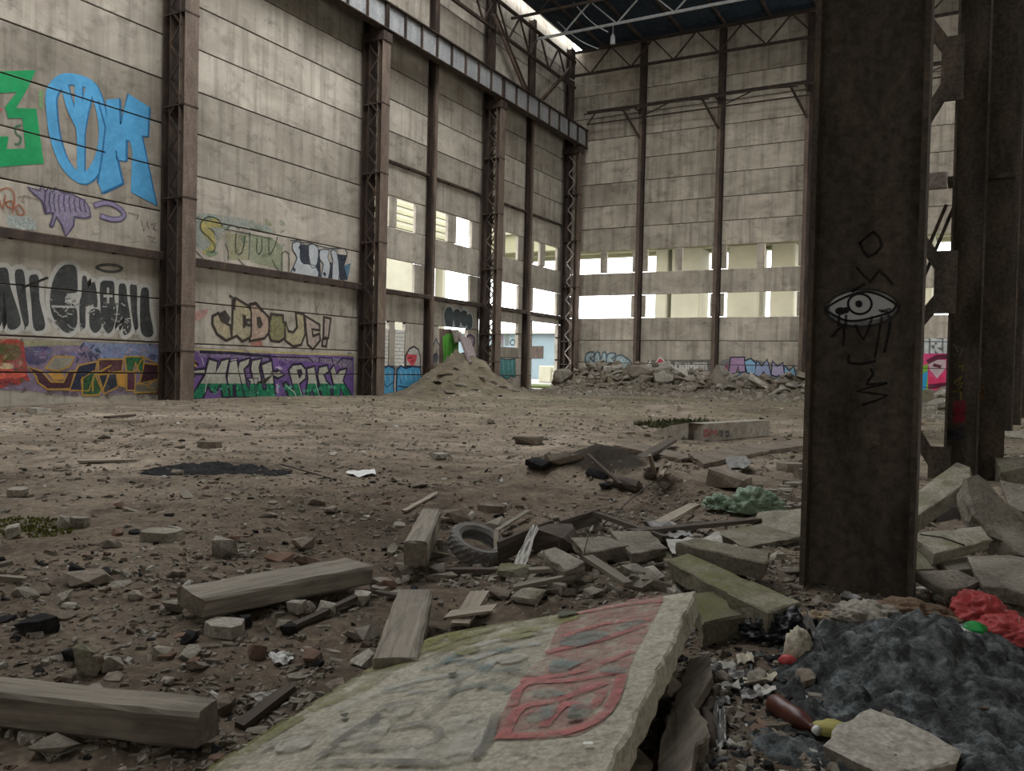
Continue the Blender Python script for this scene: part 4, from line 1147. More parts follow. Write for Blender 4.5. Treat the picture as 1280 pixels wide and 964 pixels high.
def prism(name, top, thick, mat, r=None, jag=0.02, step=0.12, parent=None, down=None, label=None, cat=None, group=None):
    """slab with broken edges: top outline (world points, ordered), thickness, jagged sides with a roughened middle ring"""
    r = r or random.Random(1)
    top = [Vector(p) for p in top]
    n = Vector((0, 0, 0))
    for i in range(len(top)):
        a, b = top[i], top[(i+1) % len(top)]
        n += Vector(((a.y-b.y)*(a.z+b.z), (a.z-b.z)*(a.x+b.x), (a.x-b.x)*(a.y+b.y)))
    n.normalize()
    if n.z < 0: n = -n
    dn = Vector(down) if down else -n*thick
    ring = []
    c = sum(top, Vector())/len(top)
    for i in range(len(top)):
        a, b = top[i], top[(i+1) % len(top)]
        k = max(1, int((b-a).length/step))
        for q in range(k):
            p = a.lerp(b, q/k)
            if q: p = p + (p-c).normalized()*r.uniform(-jag, jag)
            ring.append(p)
    m = len(ring); V = []; F = []
    for f, ins in ((0.0, 0.0), (0.08, 0.012), (0.45, 0.006), (0.8, 0.0), (1.0, -0.01)):
        for p in ring:
            o = (p-c); o.z = 0
            o = o.normalized() if o.length > 0 else o
            V.append(p + dn*f + o*(ins + (r.uniform(-jag, jag)*0.6 if 0 < f < 1 else 0)))
    for s in range(4):
        for i in range(m):
            j = (i+1) % m
            F.append((s*m+i, (s+1)*m+i, (s+1)*m+j, s*m+j))
    F.append(tuple(range(m))); F.append(tuple(range(4*m, 5*m))[::-1])
    o = obj_at(name, V, F, mat, parent)
    tag(o, label, cat, group)
    return o, n
def beam(name, na, nb, fb, ztop, h, mat, label, cat='timber', ext=0.0, group=None, dz=(0, 0), rag=0.012):
    """squared timber: near top edge na->nb (pixels), fb = far top corner at the nb end"""
    A = onZ(*na, ztop+dz[0]); B = onZ(*nb, ztop+dz[1]); Fp = onZ(*fb, ztop+dz[1])
    d = B-A; A = A - d*ext; d = B-A; L = d.length; d.normalize()
    w = Fp-B; w = w - d*w.dot(d); W = w.length; w.normalize()
    up = d.cross(w)
    if up.z < 0: up = -up
    cen = (A+B)/2 + w*W/2 - up*h
    # local mesh along X with slightly rounded, split edges
    r = random.Random(hash(name+label) % 1000 if False else len(label))
    V = []; F = []; N = max(4, int(L/0.12)); prof = []
    c = min(0.018, h*0.15)
    for (x, z) in ((-W/2+c, 0), (W/2-c, 0), (W/2, c), (W/2, h-c), (W/2-c, h), (W*0.1, h), (-W*0.15, h), (-W/2+c, h), (-W/2, h-c), (-W/2, c)): prof.append((x, z))
    for i in range(N+1):
        x = -L/2 + L*i/N
        for y, z in prof:
            V.append(Vector((x + (r.uniform(-rag, rag)*1.4 if i in (0, N) else 0), y + r.uniform(-rag, rag)*0.35, z + r.uniform(-rag, rag)*0.35)))
    K = len(prof)
    for i in range(N):
        for k in range(K):
            k2 = (k+1) % K
            F.append((i*K+k, i*K+k2, (i+1)*K+k2, (i+1)*K+k))
    F.append(tuple(range(K))[::-1]); F.append(tuple(range(N*K, N*K+K)))
    o = bpy.data.objects.new(name, mesh(name, V, F, mat))
    rot = Matrix((d, w, up)).transposed() if d.cross(w).dot(up) > 0 else Matrix((d, -w, up)).transposed()
    o.matrix_world = Matrix.Translation(cen) @ rot.to_4x4()
    COL.objects.link(o); tag(o, label, cat, group)
    return o
def crumple(name, loc, size, mat, label, cat, seed=1, rough=0.35, freq=3.0, sub=4, flat=0.0, rotz=0.0, ridges=False):
    """crumpled sack / cloth / lump"""
    bm = bmesh.new(); bmesh.ops.create_icosphere(bm, subdivisions=sub, radius=1.0)
    for v in bm.verts:
        p = v.co.copy(); q = p*freq + Vector((seed*7.1, seed*3.3, seed))
        k = mnoise.noise(q)*0.6 + (1-abs(mnoise.noise(q*1.9))*2.2)*0.35 + mnoise.noise(q*4.2)*0.18
        v.co = p*(1 + rough*k)
        if v.co.z < -0.25: v.co.z = -0.25 + (v.co.z+0.25)*0.15
    zmin = min(v.co.z for v in bm.verts)
    for v in bm.verts: v.co = Vector((v.co.x*size[0]/2, v.co.y*size[1]/2, (v.co.z-zmin)*size[2]/1.4))
    me = bpy.data.meshes.new(name); bm.to_mesh(me); bm.free(); me.materials.append(mat)
    for p in me.polygons: p.use_smooth = not ridges
    o = obj(name, me, None, loc, (0, 0, rotz)); tag(o, label, cat)
    return o
def chunk(name, px, py, w, h, mat, label, cat, seed, d=None, kind='chunk', rotz=None, sink=0.25, group=None, tilt=(0, 0)):
    """lump standing at the pixel of its foot; w,h in pixels"""
    p = gz(px, py)
    depth = -(CAMROT.transposed() @ (p-CAMPOS)).z
    W = w*depth/FPX; H = h*depth/FPX
    r = random.Random(seed)
    D = d if d else W*0.75
    pts = chunk_points(r, W, D, H, 18) if kind == 'chunk' else slab_points(r, W, D, H)
    me = hull_mesh(name, pts, mat)
    o = obj(name, me, None, (p.x, p.y+D*0.3, gh(p.x, p.y+D*0.3)-H*sink*0.4), (tilt[0], tilt[1], r.uniform(-0.5, 0.5) if rotz is None else rotz))
    tag(o, label, cat, group)
    return o

# ------------------------------------------------------------------ painted slab in the foreground
sA, sB, sC, sD = onZ(869, 739, 0.40), onZ(764, 950, 0.36), onZ(228, 985, 0.10), onZ(526, 801, 0.12)
# keep the four corners in one plane: fit C from the other three, then extend past the frame edge
nrm = (sB-sA).cross(sD-sA).normalized()
if nrm.z < 0: nrm = -nrm
def on_slab(px, py):
    r_ = ray(px, py); return CAMPOS + r_*((sA-CAMPOS).dot(nrm)/r_.dot(nrm))
outline = [on_slab(*p) for p in ((869,739),(764,950),(752,972),(640,985),(500,1000),(300,1010),(215,990),(262,961),(360,900),(455,843),(500,815),(534,799),(610,784),(707,767),(800,750))]
M_SLAB = rubble_concrete('slab_concrete_olive', (0.32, 0.30, 0.245), (0.58, 0.555, 0.465), 0.0, scale=2.2)
slab, _n = prism('concrete_slab', outline, 0.13, M_SLAB, random.Random(3), 0.012, 0.07, label='large tilted concrete slab with faded pink and white graffiti in the foreground', cat='slab')
d = Decal(sA, (sB-sA).normalized(), nrm.cross((sB-sA).normalized()), nrm, (250, 720, 1.969), 0.004)
PKS, TLS, WHS, GYS = (0.36, 0.115, 0.105), (0.14, 0.20, 0.185), (0.44, 0.425, 0.36), (0.14, 0.135, 0.12)
d.poly([(905,100),(1110,50),(1140,60),(1105,130),(1060,220),(1020,330),(930,395),(730,402),(760,310),(800,250),(860,180)], (0.33, 0.15, 0.13), 0, 0.85, 2)
for st in ([(930,95),(1040,75),(1130,65)], [(900,150),(1000,120),(1100,110)], [(860,190),(990,160),(1090,125)], [(800,260),(930,240),(1060,190)], [(770,320),(800,270),(920,260),(1030,240)], [(750,395),(790,330),(880,310),(990,270)], [(740,400),(900,390),(1000,340),(1040,250)], [(850,370),(900,320),(960,330),(990,290)]):
    d.line(st, PKS, 0.045, 1, sm=3, wear=0.55)
for q in ([(880,165),(960,140),(1010,150),(930,180)], [(870,210),(940,215),(980,195),(900,240),(860,240)], [(820,290),(870,285),(900,300),(830,305)], [(845,330),(880,330),(860,360),(800,365)], [(920,325),(965,320),(950,355),(905,350)], [(985,235),(1040,230),(1050,245),(1000,245)], [(1020,130),(1080,110),(1090,120),(1040,140)]):
    d.poly(q, TLS, 2, 0.7, 3)
for st in ([(610,200),(700,170),(800,150),(850,140)], [(640,220),(760,180),(830,170)], [(470,280),(540,260),(660,240)], [(520,290),(580,280),(690,230)], [(350,330),(450,290),(510,280)], [(690,250),(720,215),(780,200)]):
    d.line(st, (0.36, 0.385, 0.36), 0.05, 1, sm=3, wear=0.85)
for st in ([(600,215),(650,190),(760,185)], [(560,230),(640,210),(720,235),(800,225)], [(590,300),(680,270),(760,285)]): d.line(st, TLS, 0.06, 1, sm=3, wear=0.85)
for q in ([(730,205),(790,195),(805,208),(745,222)], [(435,340),(480,320),(525,315),(520,345),(450,360)], [(600,360),(700,345),(718,355),(690,430),(640,468),(420,470),(540,420),(590,400)], [(330,380),(430,355),(470,375),(420,420),(330,425)], [(200,410),(280,390),(270,425),(190,440)]):
    d.poly(q, WHS, 2, 0.85, 3)
for st in ([(730,350),(700,430),(650,475)], [(310,440),(400,430),(510,432)], [(300,450),(360,400),(440,350)], [(430,370),(450,330),(540,310)], [(560,350),(620,290),(640,260)], [(250,470),(420,465),(640,470)], [(160,430),(240,400),(300,395)], [(480,380),(560,370),(590,400),(540,430)], [(690,280),(740,240),(830,250)]):
    d.line(st, GYS, 0.04, 3, sm=3, wear=0.8)
for q in ([(620,185),(680,175),(690,188),(640,200)], [(740,150),(830,135),(840,145),(760,165)], [(560,160),(640,140),(780,120),(700,145),(600,170)]):
    d.poly(q, (0.24, 0.235, 0.075), 2, 0.85, 3)
d.poly([(20,475),(400,240),(440,215),(560,158),(700,125),(900,95),(960,90),(880,125),(700,160),(600,190),(480,235),(420,280),(300,330),(150,420),(80,470)], (0.185, 0.185, 0.05), 0, 0.9, 2)
d.poly([(430,225),(560,160),(700,128),(640,160),(500,215)], (0.22, 0.215, 0.045), 1, 0.8, 2)
for q in ([(880,100),(900,93),(935,96),(890,108)], [(905,358),(935,352),(942,360),(912,366)], [(345,352),(368,348),(360,360)], [(610,250),(635,245),(625,255)]):
    d.poly(q, (0.05, 0.055, 0.03), 4, 0.1, 2)
d.poly([(945,421),(968,420),(970,426),(946,427)], (0.6, 0.6, 0.56), 4, 0.1)
d.build(slab, 'faded pink, teal and white spray paint')

# broken blocks carrying the raised side of the slab
for i, (px, py, lb) in enumerate(((800, 790, 'grey block propping the far right corner of the painted slab'), (740, 880, 'grey block under the right edge of the painted slab'), (690, 960, 'grey block under the near right corner of the painted slab'), (560, 850, 'low block under the middle of the painted slab'), (430, 930, 'low block under the left part of the painted slab'))):
    q = on_slab(px, py) - nrm*0.135
    b0 = gh(q.x, q.y) - 0.03; hgt = max(0.06, q.z - b0 - 0.004)
    r5 = random.Random(60+i)
    o = obj('concrete_block', hull_mesh('concrete_block', [v for v in chunk_points(r5, 0.34, 0.28, hgt, 20)], M_RUBD), None, (q.x, q.y, b0), (0, 0, i*0.7))
    tag(o, lb, 'block')
# ------------------------------------------------------------------ timbers
beam('timber', (0,868), (245,893), (283,872), 0.15, 0.15, M_WOOD, 'heavy grey-brown squared timber lying at the bottom left edge', ext=0.7)
beam('timber', (255,748), (468,708), (441,695), 0.13, 0.13, M_WOOD, 'long squared timber lying left of the old tyre')
beam('timber', (466,822), (497,737), (541,738), 0.16, 0.10, M_WOOD, 'pale squared timber end running under the painted slab')
beam('timber', (505,676), (527,636), (549,642), 0.24, 0.19, M_WOOD, 'short squared timber standing proud just behind the tyre', dz=(0.0, 0.0))
# ------------------------------------------------------------------ tyre
def tyre(loc, R, label):
    prof = [(0.60,-0.18),(0.72,-0.27),(0.88,-0.30),(0.97,-0.24),(1.0,-0.15),(1.0,0.0),(1.0,0.15),(0.97,0.24),(0.88,0.30),(0.72,0.27),(0.60,0.18),(0.63,0.10),(0.80,0.18),(0.86,0.0),(0.80,-0.18),(0.63,-0.10)]
    n = 96; V = []; F = []; K = len(prof)
    for i in range(n):
        a = 2*math.pi*i/n
        for k, (r_, z) in enumerate(prof):
            rr = r_
            if 3 <= k <= 7 and (i//2 + (k % 2)) % 2: rr -= 0.035
            V.append((R*rr*math.cos(a), R*rr*math.sin(a), R*z))
    for i in range(n):
        j = (i+1) % n
        for k in range(K): F.append((i*K+k, j*K+k, j*K+(k+1) % K, i*K+(k+1) % K))
    t = obj('tyre', mesh('tyre', V, F, M_RUBBER), None, loc, Vector((0.30*0.874+0.30*0.486, 0.30*0.486-0.30*0.874, 0.90)).to_track_quat('Z', 'Y').to_euler())
    # raised rib ring on the sidewall
    V = []; F = []
    for i in range(64):
        a = 2*math.pi*i/64
        for r_, z in ((0.70,0.262),(0.72,0.285),(0.74,0.288),(0.76,0.272)): V.append((R*r_*math.cos(a), R*r_*math.sin(a), R*z))
    for i in range(64):
        j = (i+1) % 64
        for k in range(3): F.append((i*4+k, j*4+k, j*4+k+1, i*4+k+1))
    obj('sidewall_rib', mesh('sidewall_rib', V, F, M_RUBBER, True), t, local=True)
    tag(t, label, 'tyre')
p = gz(588, 708); tyre((p.x, p.y+0.10, p.z+0.16), 0.245, 'old dusty car tyre lying on the rubble')

# ------------------------------------------------------------------ large slabs and beams in the middle and right
def quad(name, pts, th, mat, label, cat='slab', seed=1, jag=0.015, step=0.1, group=None):
    """pts = list of (px, py, height of that corner above z=0)"""
    return prism(name, [onZ(x, y, z) for x, y, z in pts], th, mat, random.Random(seed), jag, step, label=label, cat=cat, group=group)[0]
def quadY(name, pts, th, mat, label, cat='slab', seed=1, jag=0.015, step=0.1):
    """pts = (px, py, distance along the hall)"""
    return prism(name, [onY(x, y, Y) for x, y, Y in pts], th, mat, random.Random(seed), jag, step, label=label, cat=cat)[0]
quadY('concrete_slab', [(947,641,8.6),(1012,634,8.5),(1010,692,7.5),(924,692,7.6)], 0.12, M_RUBM, 'pale leaning slab with a mossy left edge beside the big column', seed=2)
quadY('concrete_slab', [(985,742,6.0),(1012,700,6.3),(1012,742,5.9),(1000,756,5.8)], 0.10, M_RUBMM, 'small green mossy slab corner at the foot of the big column', seed=3)
quad('concrete_block', [(846,678,0.34),(872,672,0.34),(962,690,0.30),(955,703,0.30)], 0.12, M_RUBM, 'narrow concrete block split in two, left of the leaning mossy slab', 'block', 4)
quad('concrete_kerb', [(836,700,0.26),(860,692,0.28),(940,728,0.26),(912,742,0.24)], 0.13, M_RUBMM, 'long mossy kerb piece slanting down towards the column, upper half', 'kerb', 5)
quad('concrete_kerb', [(912,740,0.27),(938,726,0.28),(1000,752,0.26),(960,764,0.24)], 0.13, M_RUBMM, 'lower half of the mossy kerb just left of the column foot', 'kerb', 6)
quad('concrete_block', [(865,742,0.20),(925,736,0.20),(960,762,0.18),(880,778,0.16)], 0.16, M_RUBMM, 'dark green mossy block behind the painted slab corner', 'block', 7)
quad('concrete_slab', [(764,664,0.22),(812,664,0.24),(832,684,0.20),(790,692,0.18)], 0.08, M_RUB, 'flat grey slab fragment in the middle of the rubble bed', seed=8)
quad('concrete_block', [(716,672,0.22),(760,671,0.22),(786,682,0.20),(730,690,0.18)], 0.10, M_RUB, 'grey block with a clean broken end right of the dark log', 'block', 9)
quad('concrete_block', [(680,688,0.20),(694,684,0.21),(730,702,0.18),(706,712,0.16)], 0.12, M_RUB, 'tilted grey block near the torn white sheet', 'block', 10)
quad('concrete_slab', [(900,664,0.12),(950,655,0.12),(1000,670,0.10),(930,684,0.08)], 0.06, M_RUBM, 'thin mossy slab lying flat below the green sack', seed=11)
quad('concrete_block', [(800,690,0.10),(836,688,0.10),(838,700,0.08),(796,702,0.08)], 0.07, M_RUBMM, 'small mossy block in the rubble centre', 'block', 12)
o = chunk('charred_log', 690, 690, 62, 36, M_WOODD, 'dark charred lump right of the tyre', 'log', 31, d=0.35)
chunk('concrete_block', 640, 726, 50, 20, M_RUBMM, 'rounded mossy lump between tyre and painted slab', 'block', 32)
# planks and scrap
def plank(name, a, b, w, th, mat, label, cat='plank', za=0.05, zb=0.05, edge=False):
    A = gz(*a, za); B = gz(*b, zb); d = B-A; L = d.length
    V = []; F = []; d.normalize()
    side = d.cross(Vector((0, 0, 1))).normalized(); up = side.cross(d)
    if edge: side, up = up, side
    mb = MB(); n = max(2, int(L/0.15)); r = random.Random(len(label)*7)
    loc = MB()
    for i in range(n+1):
        x = -L/2+L*i/n
        ww = w/2*(1+r.uniform(-0.06, 0.06))
        for y, z in ((-ww, 0), (ww, 0), (ww, th), (-ww, th)):
            V.append(Vector((x+(r.uniform(-0.02, 0.02) if i in (0, n) else 0), y, z+r.uniform(-0.003, 0.003))))
    for i in range(n):
        for k in range(4): F.append((i*4+k, i*4+(k+1) % 4, (i+1)*4+(k+1) % 4, (i+1)*4+k))
    F.append((3, 2, 1, 0)); F.append((n*4, n*4+1, n*4+2, n*4+3))
    o = bpy.data.objects.new(name, mesh(name, V, F, mat))
    o.matrix_world = Matrix.Translation((A+B)/2) @ Matrix((d, side, up)).transposed().to_4x4()
    COL.objects.link(o); tag(o, label, cat); return o
M_IRON = steel('scrap_iron', (0.02, 0.016, 0.014), (0.05, 0.04, 0.034), (0.10, 0.075, 0.055), 0.7, 0.3, 6, False)
plank('plank', (698,660), (748,644), 0.14, 0.03, M_WOODD, 'dark board standing on edge behind the charred lump', za=0.10, zb=0.14, edge=True)
plank('plank', (790,668), (948,652), 0.10, 0.035, M_WOODD, 'long dark board below the green sack', za=0.12, zb=0.14)
plank('plank', (820,660), (868,634), 0.12, 0.04, M_WOODP, 'pale mossy board end left of the green sack', za=0.10, zb=0.12)
plank('plank', (745,645), (832,676), 0.05, 0.04, M_WOODD, 'thin dark lath crossing the rubble bed', za=0.16, zb=0.12)
plank('plank', (732,698), (786,734), 0.09, 0.03, M_WOOD, 'grey board leaning beside the white plastic cup', za=0.18, zb=0.06)
plank('plank', (620,705), (620,666), 0.04, 0.02, M_WOODP, 'upright pale lath behind the tyre', za=0.02, zb=0.20)
plank('plank', (560,770), (620,762), 0.14, 0.015, M_WOODP, 'bent pale veneer sheet behind the pale timber', za=0.06, zb=0.10)
plank('plank', (575,782), (600,742), 0.12, 0.02, M_WOODP, 'short veneer sheet leaning beside the pale timber', za=0.03, zb=0.12)
plank('plank', (640,738), (720,722), 0.06, 0.03, M_WOOD, 'grey lath in front of the tilted grey block', za=0.05, zb=0.07)
plank('plank', (660,716), (700,714), 0.07, 0.03, M_WOOD, 'short grey stick right of the torn white sheet', za=0.07, zb=0.07)
plank('plank', (560,715), (640,716), 0.08, 0.03, M_WOODD, 'dark half-buried board in front of the tyre', za=0.03, zb=0.05)
plank('plank', (620,690), (690,660), 0.16, 0.03, M_WOODD, 'dark broken board behind the tyre', za=0.12, zb=0.16, edge=True)
plank('plank', (470,742), (530,752), 0.05, 0.02, M_WOODD, 'thin dark stick lying over the pale timber', za=0.15, zb=0.17)
plank('plank', (360,790), (460,742), 0.05, 0.03, M_WOODD, 'dark stick lying before the long timber', za=0.02, zb=0.04)
plank('plank', (300,912), (365,862), 0.06, 0.03, M_WOODD, 'dark weathered stick left of the painted slab', za=0.0, zb=0.02)
plank('plank', (-20,727), (33,731), 0.05, 0.05, M_WOOD, 'grey stick end at the left picture edge', za=0.0, zb=0.0)
plank('plank', (98,578), (172,576), 0.14, 0.03, M_WOODP, 'pale flat board left of the burnt patch', za=0.02, zb=0.02)
plank('plank', (134,523), (166,520), 0.18, 0.05, M_WOODD, 'dark flat board far left near the wall', za=0.02, zb=0.02)
plank('plank', (545,618), (505,640), 0.06, 0.02, M_WOODP, 'small pale lath behind the short timber', za=0.02, zb=0.02)
plank('plank', (800,575), (840,552), 0.20, 0.05, M_WOODD, 'dark board by the earth hump', za=0.12, zb=0.1)
plank('plank', (660,640), (620,665), 0.05, 0.02, M_WOOD, 'grey lath near the dark broken board', za=0.06, zb=0.08)
# wires and bars
def wire(pts, r_, mat, label, cat='wire', name='wire'):
    P3 = [gz(x, y, z) for x, y, z in pts]
    q = []
    for i in range(len(P3)-1):
        for k in range(4): q.append(P3[i].lerp(P3[i+1], k/4))
    q.append(P3[-1])
    b = sum(q, Vector())/len(q); mb = MB(); mb.tube([v-b for v in q], r_, 6)
    o = obj(name, mesh(name, mb.v, mb.f, mat, True), None, b); tag(o, label, cat)
wire([(755,655,0.1),(780,632,0.12),(808,608,0.16),(838,592,0.1)], 0.008, M_IRON, 'thin rusty rod arching behind the rubble bed', 'rod', 'rod')
wire([(730,690,0.16),(735,672,0.22),(738,664,0.26)], 0.004, M_IRON, 'short upright wire in the grey block')
wire([(700,690,0.12),(697,668,0.24)], 0.004, M_IRON, 'short bent wire rising from the charred lump')
wire([(1150,668,0.3),(1178,672,0.32),(1206,682,0.3)], 0.006, M_IRON, 'bent reinforcing wire over the right-hand slab')
wire([(1000,770,0.1),(1012,788,0.16),(1014,805,0.05)], 0.008, M_IRON, 'curved wire hoop at the column foot')
wire([(350,580,0.06),(420,600,0.02)], 0.01, M_IRON, 'thin rod near the burnt patch', 'rod', 'rod')

# right of the column: heap of slabs
quadY('concrete_slab', [(1112,640,7.8),(1196,578,8.6),(1212,584,8.6),(1214,598,8.3),(1130,656,7.4)], 0.13, M_RUBM, 'thick slab tilted up to the right beside the big column', seed=21)
quadY('concrete_slab', [(1208,598,7.9),(1222,593,8.0),(1300,664,7.8),(1300,706,7.3),(1240,668,7.5),(1216,630,7.7)], 0.22, M_RUB, 'rough broken slab standing up at the right edge', seed=22, jag=0.03)
quad('concrete_slab', [(1138,668,0.38),(1226,658,0.40),(1238,674,0.36),(1168,692,0.30)], 0.09, M_RUBM, 'flat mossy slab between the tilted slabs right of the column', seed=23)
quad('concrete_slab', [(1212,696,0.30),(1262,694,0.32),(1310,704,0.32),(1310,744,0.24),(1230,732,0.22)], 0.10, M_RUB, 'pale flat slab above the red bag', seed=24)
quad('concrete_slab', [(1142,714,0.24),(1196,712,0.26),(1226,726,0.22),(1180,736,0.18)], 0.07, M_RUB, 'small grey slab right of the column foot', seed=25)
quadY('concrete_slab', [(1122,668,6.9),(1140,672,6.9),(1166,710,6.6),(1122,712,6.5)], 0.08, M_RUBMM, 'greenish slab leaning on the right side of the column', seed=26)
quad('concrete_slab', [(1176,704,0.22),(1214,696,0.24),(1222,704,0.22),(1190,716,0.2)], 0.06, M_RUB, 'little flat slab tucked under the pale slab', seed=27)
quadY('concrete_slab', [(1250,600,9.2),(1300,610,9.0),(1300,650,8.6),(1262,630,8.8)], 0.12, M_RUB, 'grey slab behind the standing one at the right edge', seed=28)
chunk('concrete_block', 1268, 604, 40, 38, M_RUBM, 'rough grey-brown lump behind the right-hand slabs', 'block', 41)
plank('iron_channel', (1160,652), (1226,640), 0.14, 0.10, M_IRON, 'dark steel section lying under the tilted slab', 'steel section', za=0.22, zb=0.26)
plank('iron_channel', (1150,640), (1222,626), 0.10, 0.10, M_IRON, 'second dark steel section behind the tilted slab', 'steel section', za=0.22, zb=0.26)
chunk('concrete_block', 1262, 548, 34, 10, M_STONE, 'pale flat block behind the fourth column', 'block', 42)
chunk('concrete_block', 1240, 574, 16, 11, M_STONE, 'small pale block at the foot of the third column', 'block', 43)

# ------------------------------------------------------------------ ash heap and rubbish bottom right
def ash_material():
    m, nt, b = base_mat('ash_heap', 0.9)
    p = pos_of(nt)
    n = _noise(nt, p, 6.5, 9, 0.78, 0.1)
    c = _ramp(nt, n, [(0.36, (0.015, 0.015, 0.015)), (0.48, (0.05, 0.053, 0.053)), (0.57, (0.15, 0.168, 0.168)), (0.70, (0.38, 0.40, 0.395))])
    nt.links.new(c, b.inputs['Base Color']); _bump(nt, _noise(nt, p, 22, 7, 0.75), 1.0, 0.03, b)
    return m
M_ASH = ash_material()
def ash_heap():
    n = 130; V = []; F = []
    x0, x1, y0, y1 = -0.95, 1.1, 3.0, 5.5
    for j in range(n+1):
        for i in range(n+1):
            x = x0+(x1-x0)*i/n; y = y0+(y1-y0)*j/n
            e = min(i, n-i, j, n-j)/n
            u = (x+0.28)/0.46; v = (y-4.62)/0.36
            h = 0.19*math.exp(-(u*u*0.8+v*v)*1.0) + 0.05*math.exp(-((x-0.1)**2/0.5+(y-4.0)**2/0.5))
            h *= 1+0.5*mnoise.noise((x*3.1, y*3.1, 2)) + 0.25*mnoise.noise((x*8, y*8, 5))
            h += 0.05*mnoise.noise((x*6, y*6, 8)) + 0.05*abs(mnoise.noise((x*11, y*11, 1))) + 0.03*mnoise.noise((x*22, y*22, 1)) + 0.014*mnoise.noise((x*45, y*45, 1))
            V.append(Vector((x, y, gh(x, y) + (h+0.02)*min(1, e*7) - 0.03)))
    W = n+1
    F = [(j*W+i, j*W+i+1, (j+1)*W+i+1, (j+1)*W+i) for j in range(n) for i in range(n)]
    o = obj_at('ash_heap', V, F, M_ASH, smooth=True)
    tag(o, 'charred black and grey heap of ash in the bottom right corner', 'ash', kind='stuff')
ash_heap()
M_RED = plain('plastic_red', (0.40, 0.055, 0.055), 0.55, 0.3, 14)
M_GREENP = plain('sack_green', (0.20, 0.27, 0.19), 0.7, 0.35, 12)
M_GREENB = plain('wrapper_green', (0.02, 0.30, 0.06), 0.5, 0.2)
M_BLACKP = plain('plastic_black', (0.012, 0.012, 0.014), 0.45, 0.3)
M_BROWNB = plain('bottle_brown', (0.075, 0.025, 0.017), 0.4, 0.3)
M_YEL = plain('plastic_yellow_olive', (0.27, 0.24, 0.06), 0.6, 0.3)
M_CREAM = plain('foam_cream', (0.44, 0.40, 0.31), 0.9, 0.3, 20, bump=0.8, bdist=0.02)
def at(px, py, z): p = gz(px, py, z); return p
p = gz(1225, 770, 0.12); crumple('plastic_bag', (p.x, p.y, p.z-0.05), (0.30, 0.25, 0.16), M_RED, 'crumpled bright red plastic bag on the ash heap', 'bag', 3, 0.5, 1.7, 5)
p = gz(1262, 790, 0.12); crumple('plastic_bag', (p.x, p.y, p.z-0.05), (0.30, 0.22, 0.12), M_RED, 'second red plastic bag at the right picture edge', 'bag', 5, 0.5, 1.7, 5)
p = gz(1218, 788, 0.12); crumple('wrapper', (p.x, p.y, p.z-0.01), (0.11, 0.10, 0.05), M_GREENB, 'bright green wrapper below the red bag', 'wrapper', 6, 0.5, 2.0, 3)
p = gz(1204, 792, 0.10); crumple('wrapper', (p.x, p.y, p.z-0.01), (0.09, 0.08, 0.04), M_WHITE, 'white wrapper scrap left of the green one', 'wrapper', 8, 0.5, 2.0, 3)
p = gz(932, 640, 0.05); crumple('sack', (p.x+0.08, p.y+0.1, p.z-0.03), (0.48, 0.36, 0.24), M_GREENP, 'torn pale green plastic sack left of the big column', 'sack', 9, 0.75, 2.6, 5)
p = gz(905, 634, 0.05); crumple('sack', (p.x-0.05, p.y, p.z-0.03), (0.28, 0.24, 0.15), M_GREENP, 'smaller torn green sack beside the big one', 'sack', 10, 0.8, 2.8, 5)
p = gz(975, 792, 0.03); crumple('plastic_bag', (p.x, p.y, p.z-0.03), (0.34, 0.26, 0.14), M_BLACKP, 'crumpled black bin bag at the column foot', 'bag', 12, 0.9, 2.6, 5)
p = gz(998, 822, 0.03); crumple('foam_lump', (p.x, p.y, p.z-0.02), (0.14, 0.12, 0.17), M_CREAM, 'cream foam lump below the column', 'foam', 13, 0.25, 4.5, 4)
p = gz(985, 828, 0.03); crumple('plastic_scrap', (p.x, p.y, p.z-0.01), (0.09, 0.06, 0.045), M_RED, 'little red plastic scrap by the foam lump', 'scrap', 14, 0.4, 2.0, 3)
p = gz(1085, 772, 0.14); crumple('cloth_rag', (p.x, p.y, p.z-0.05), (0.30, 0.2, 0.12), M_STONE, 'pale rag on top of the ash heap behind', 'rag', 15, 0.6, 2.2, 5)
p = gz(1140, 765, 0.12); crumple('cloth_rag', (p.x, p.y, p.z-0.03), (0.40, 0.2, 0.08), plain('rag_brown', (0.17, 0.115, 0.075), 0.9, 0.4), 'flat brown rag between pale rag and red bag', 'rag', 16, 0.7, 2.4, 5)
p = gz(1040, 785, 0.05); crumple('cardboard_scrap', (p.x, p.y, p.z-0.02), (0.34, 0.16, 0.08), plain('card_brown', (0.24, 0.185, 0.12), 0.9, 0.3), 'brown cardboard scraps at the column foot', 'scrap', 17, 1.0, 3.0, 5)
p = gz(835, 812, 0); 
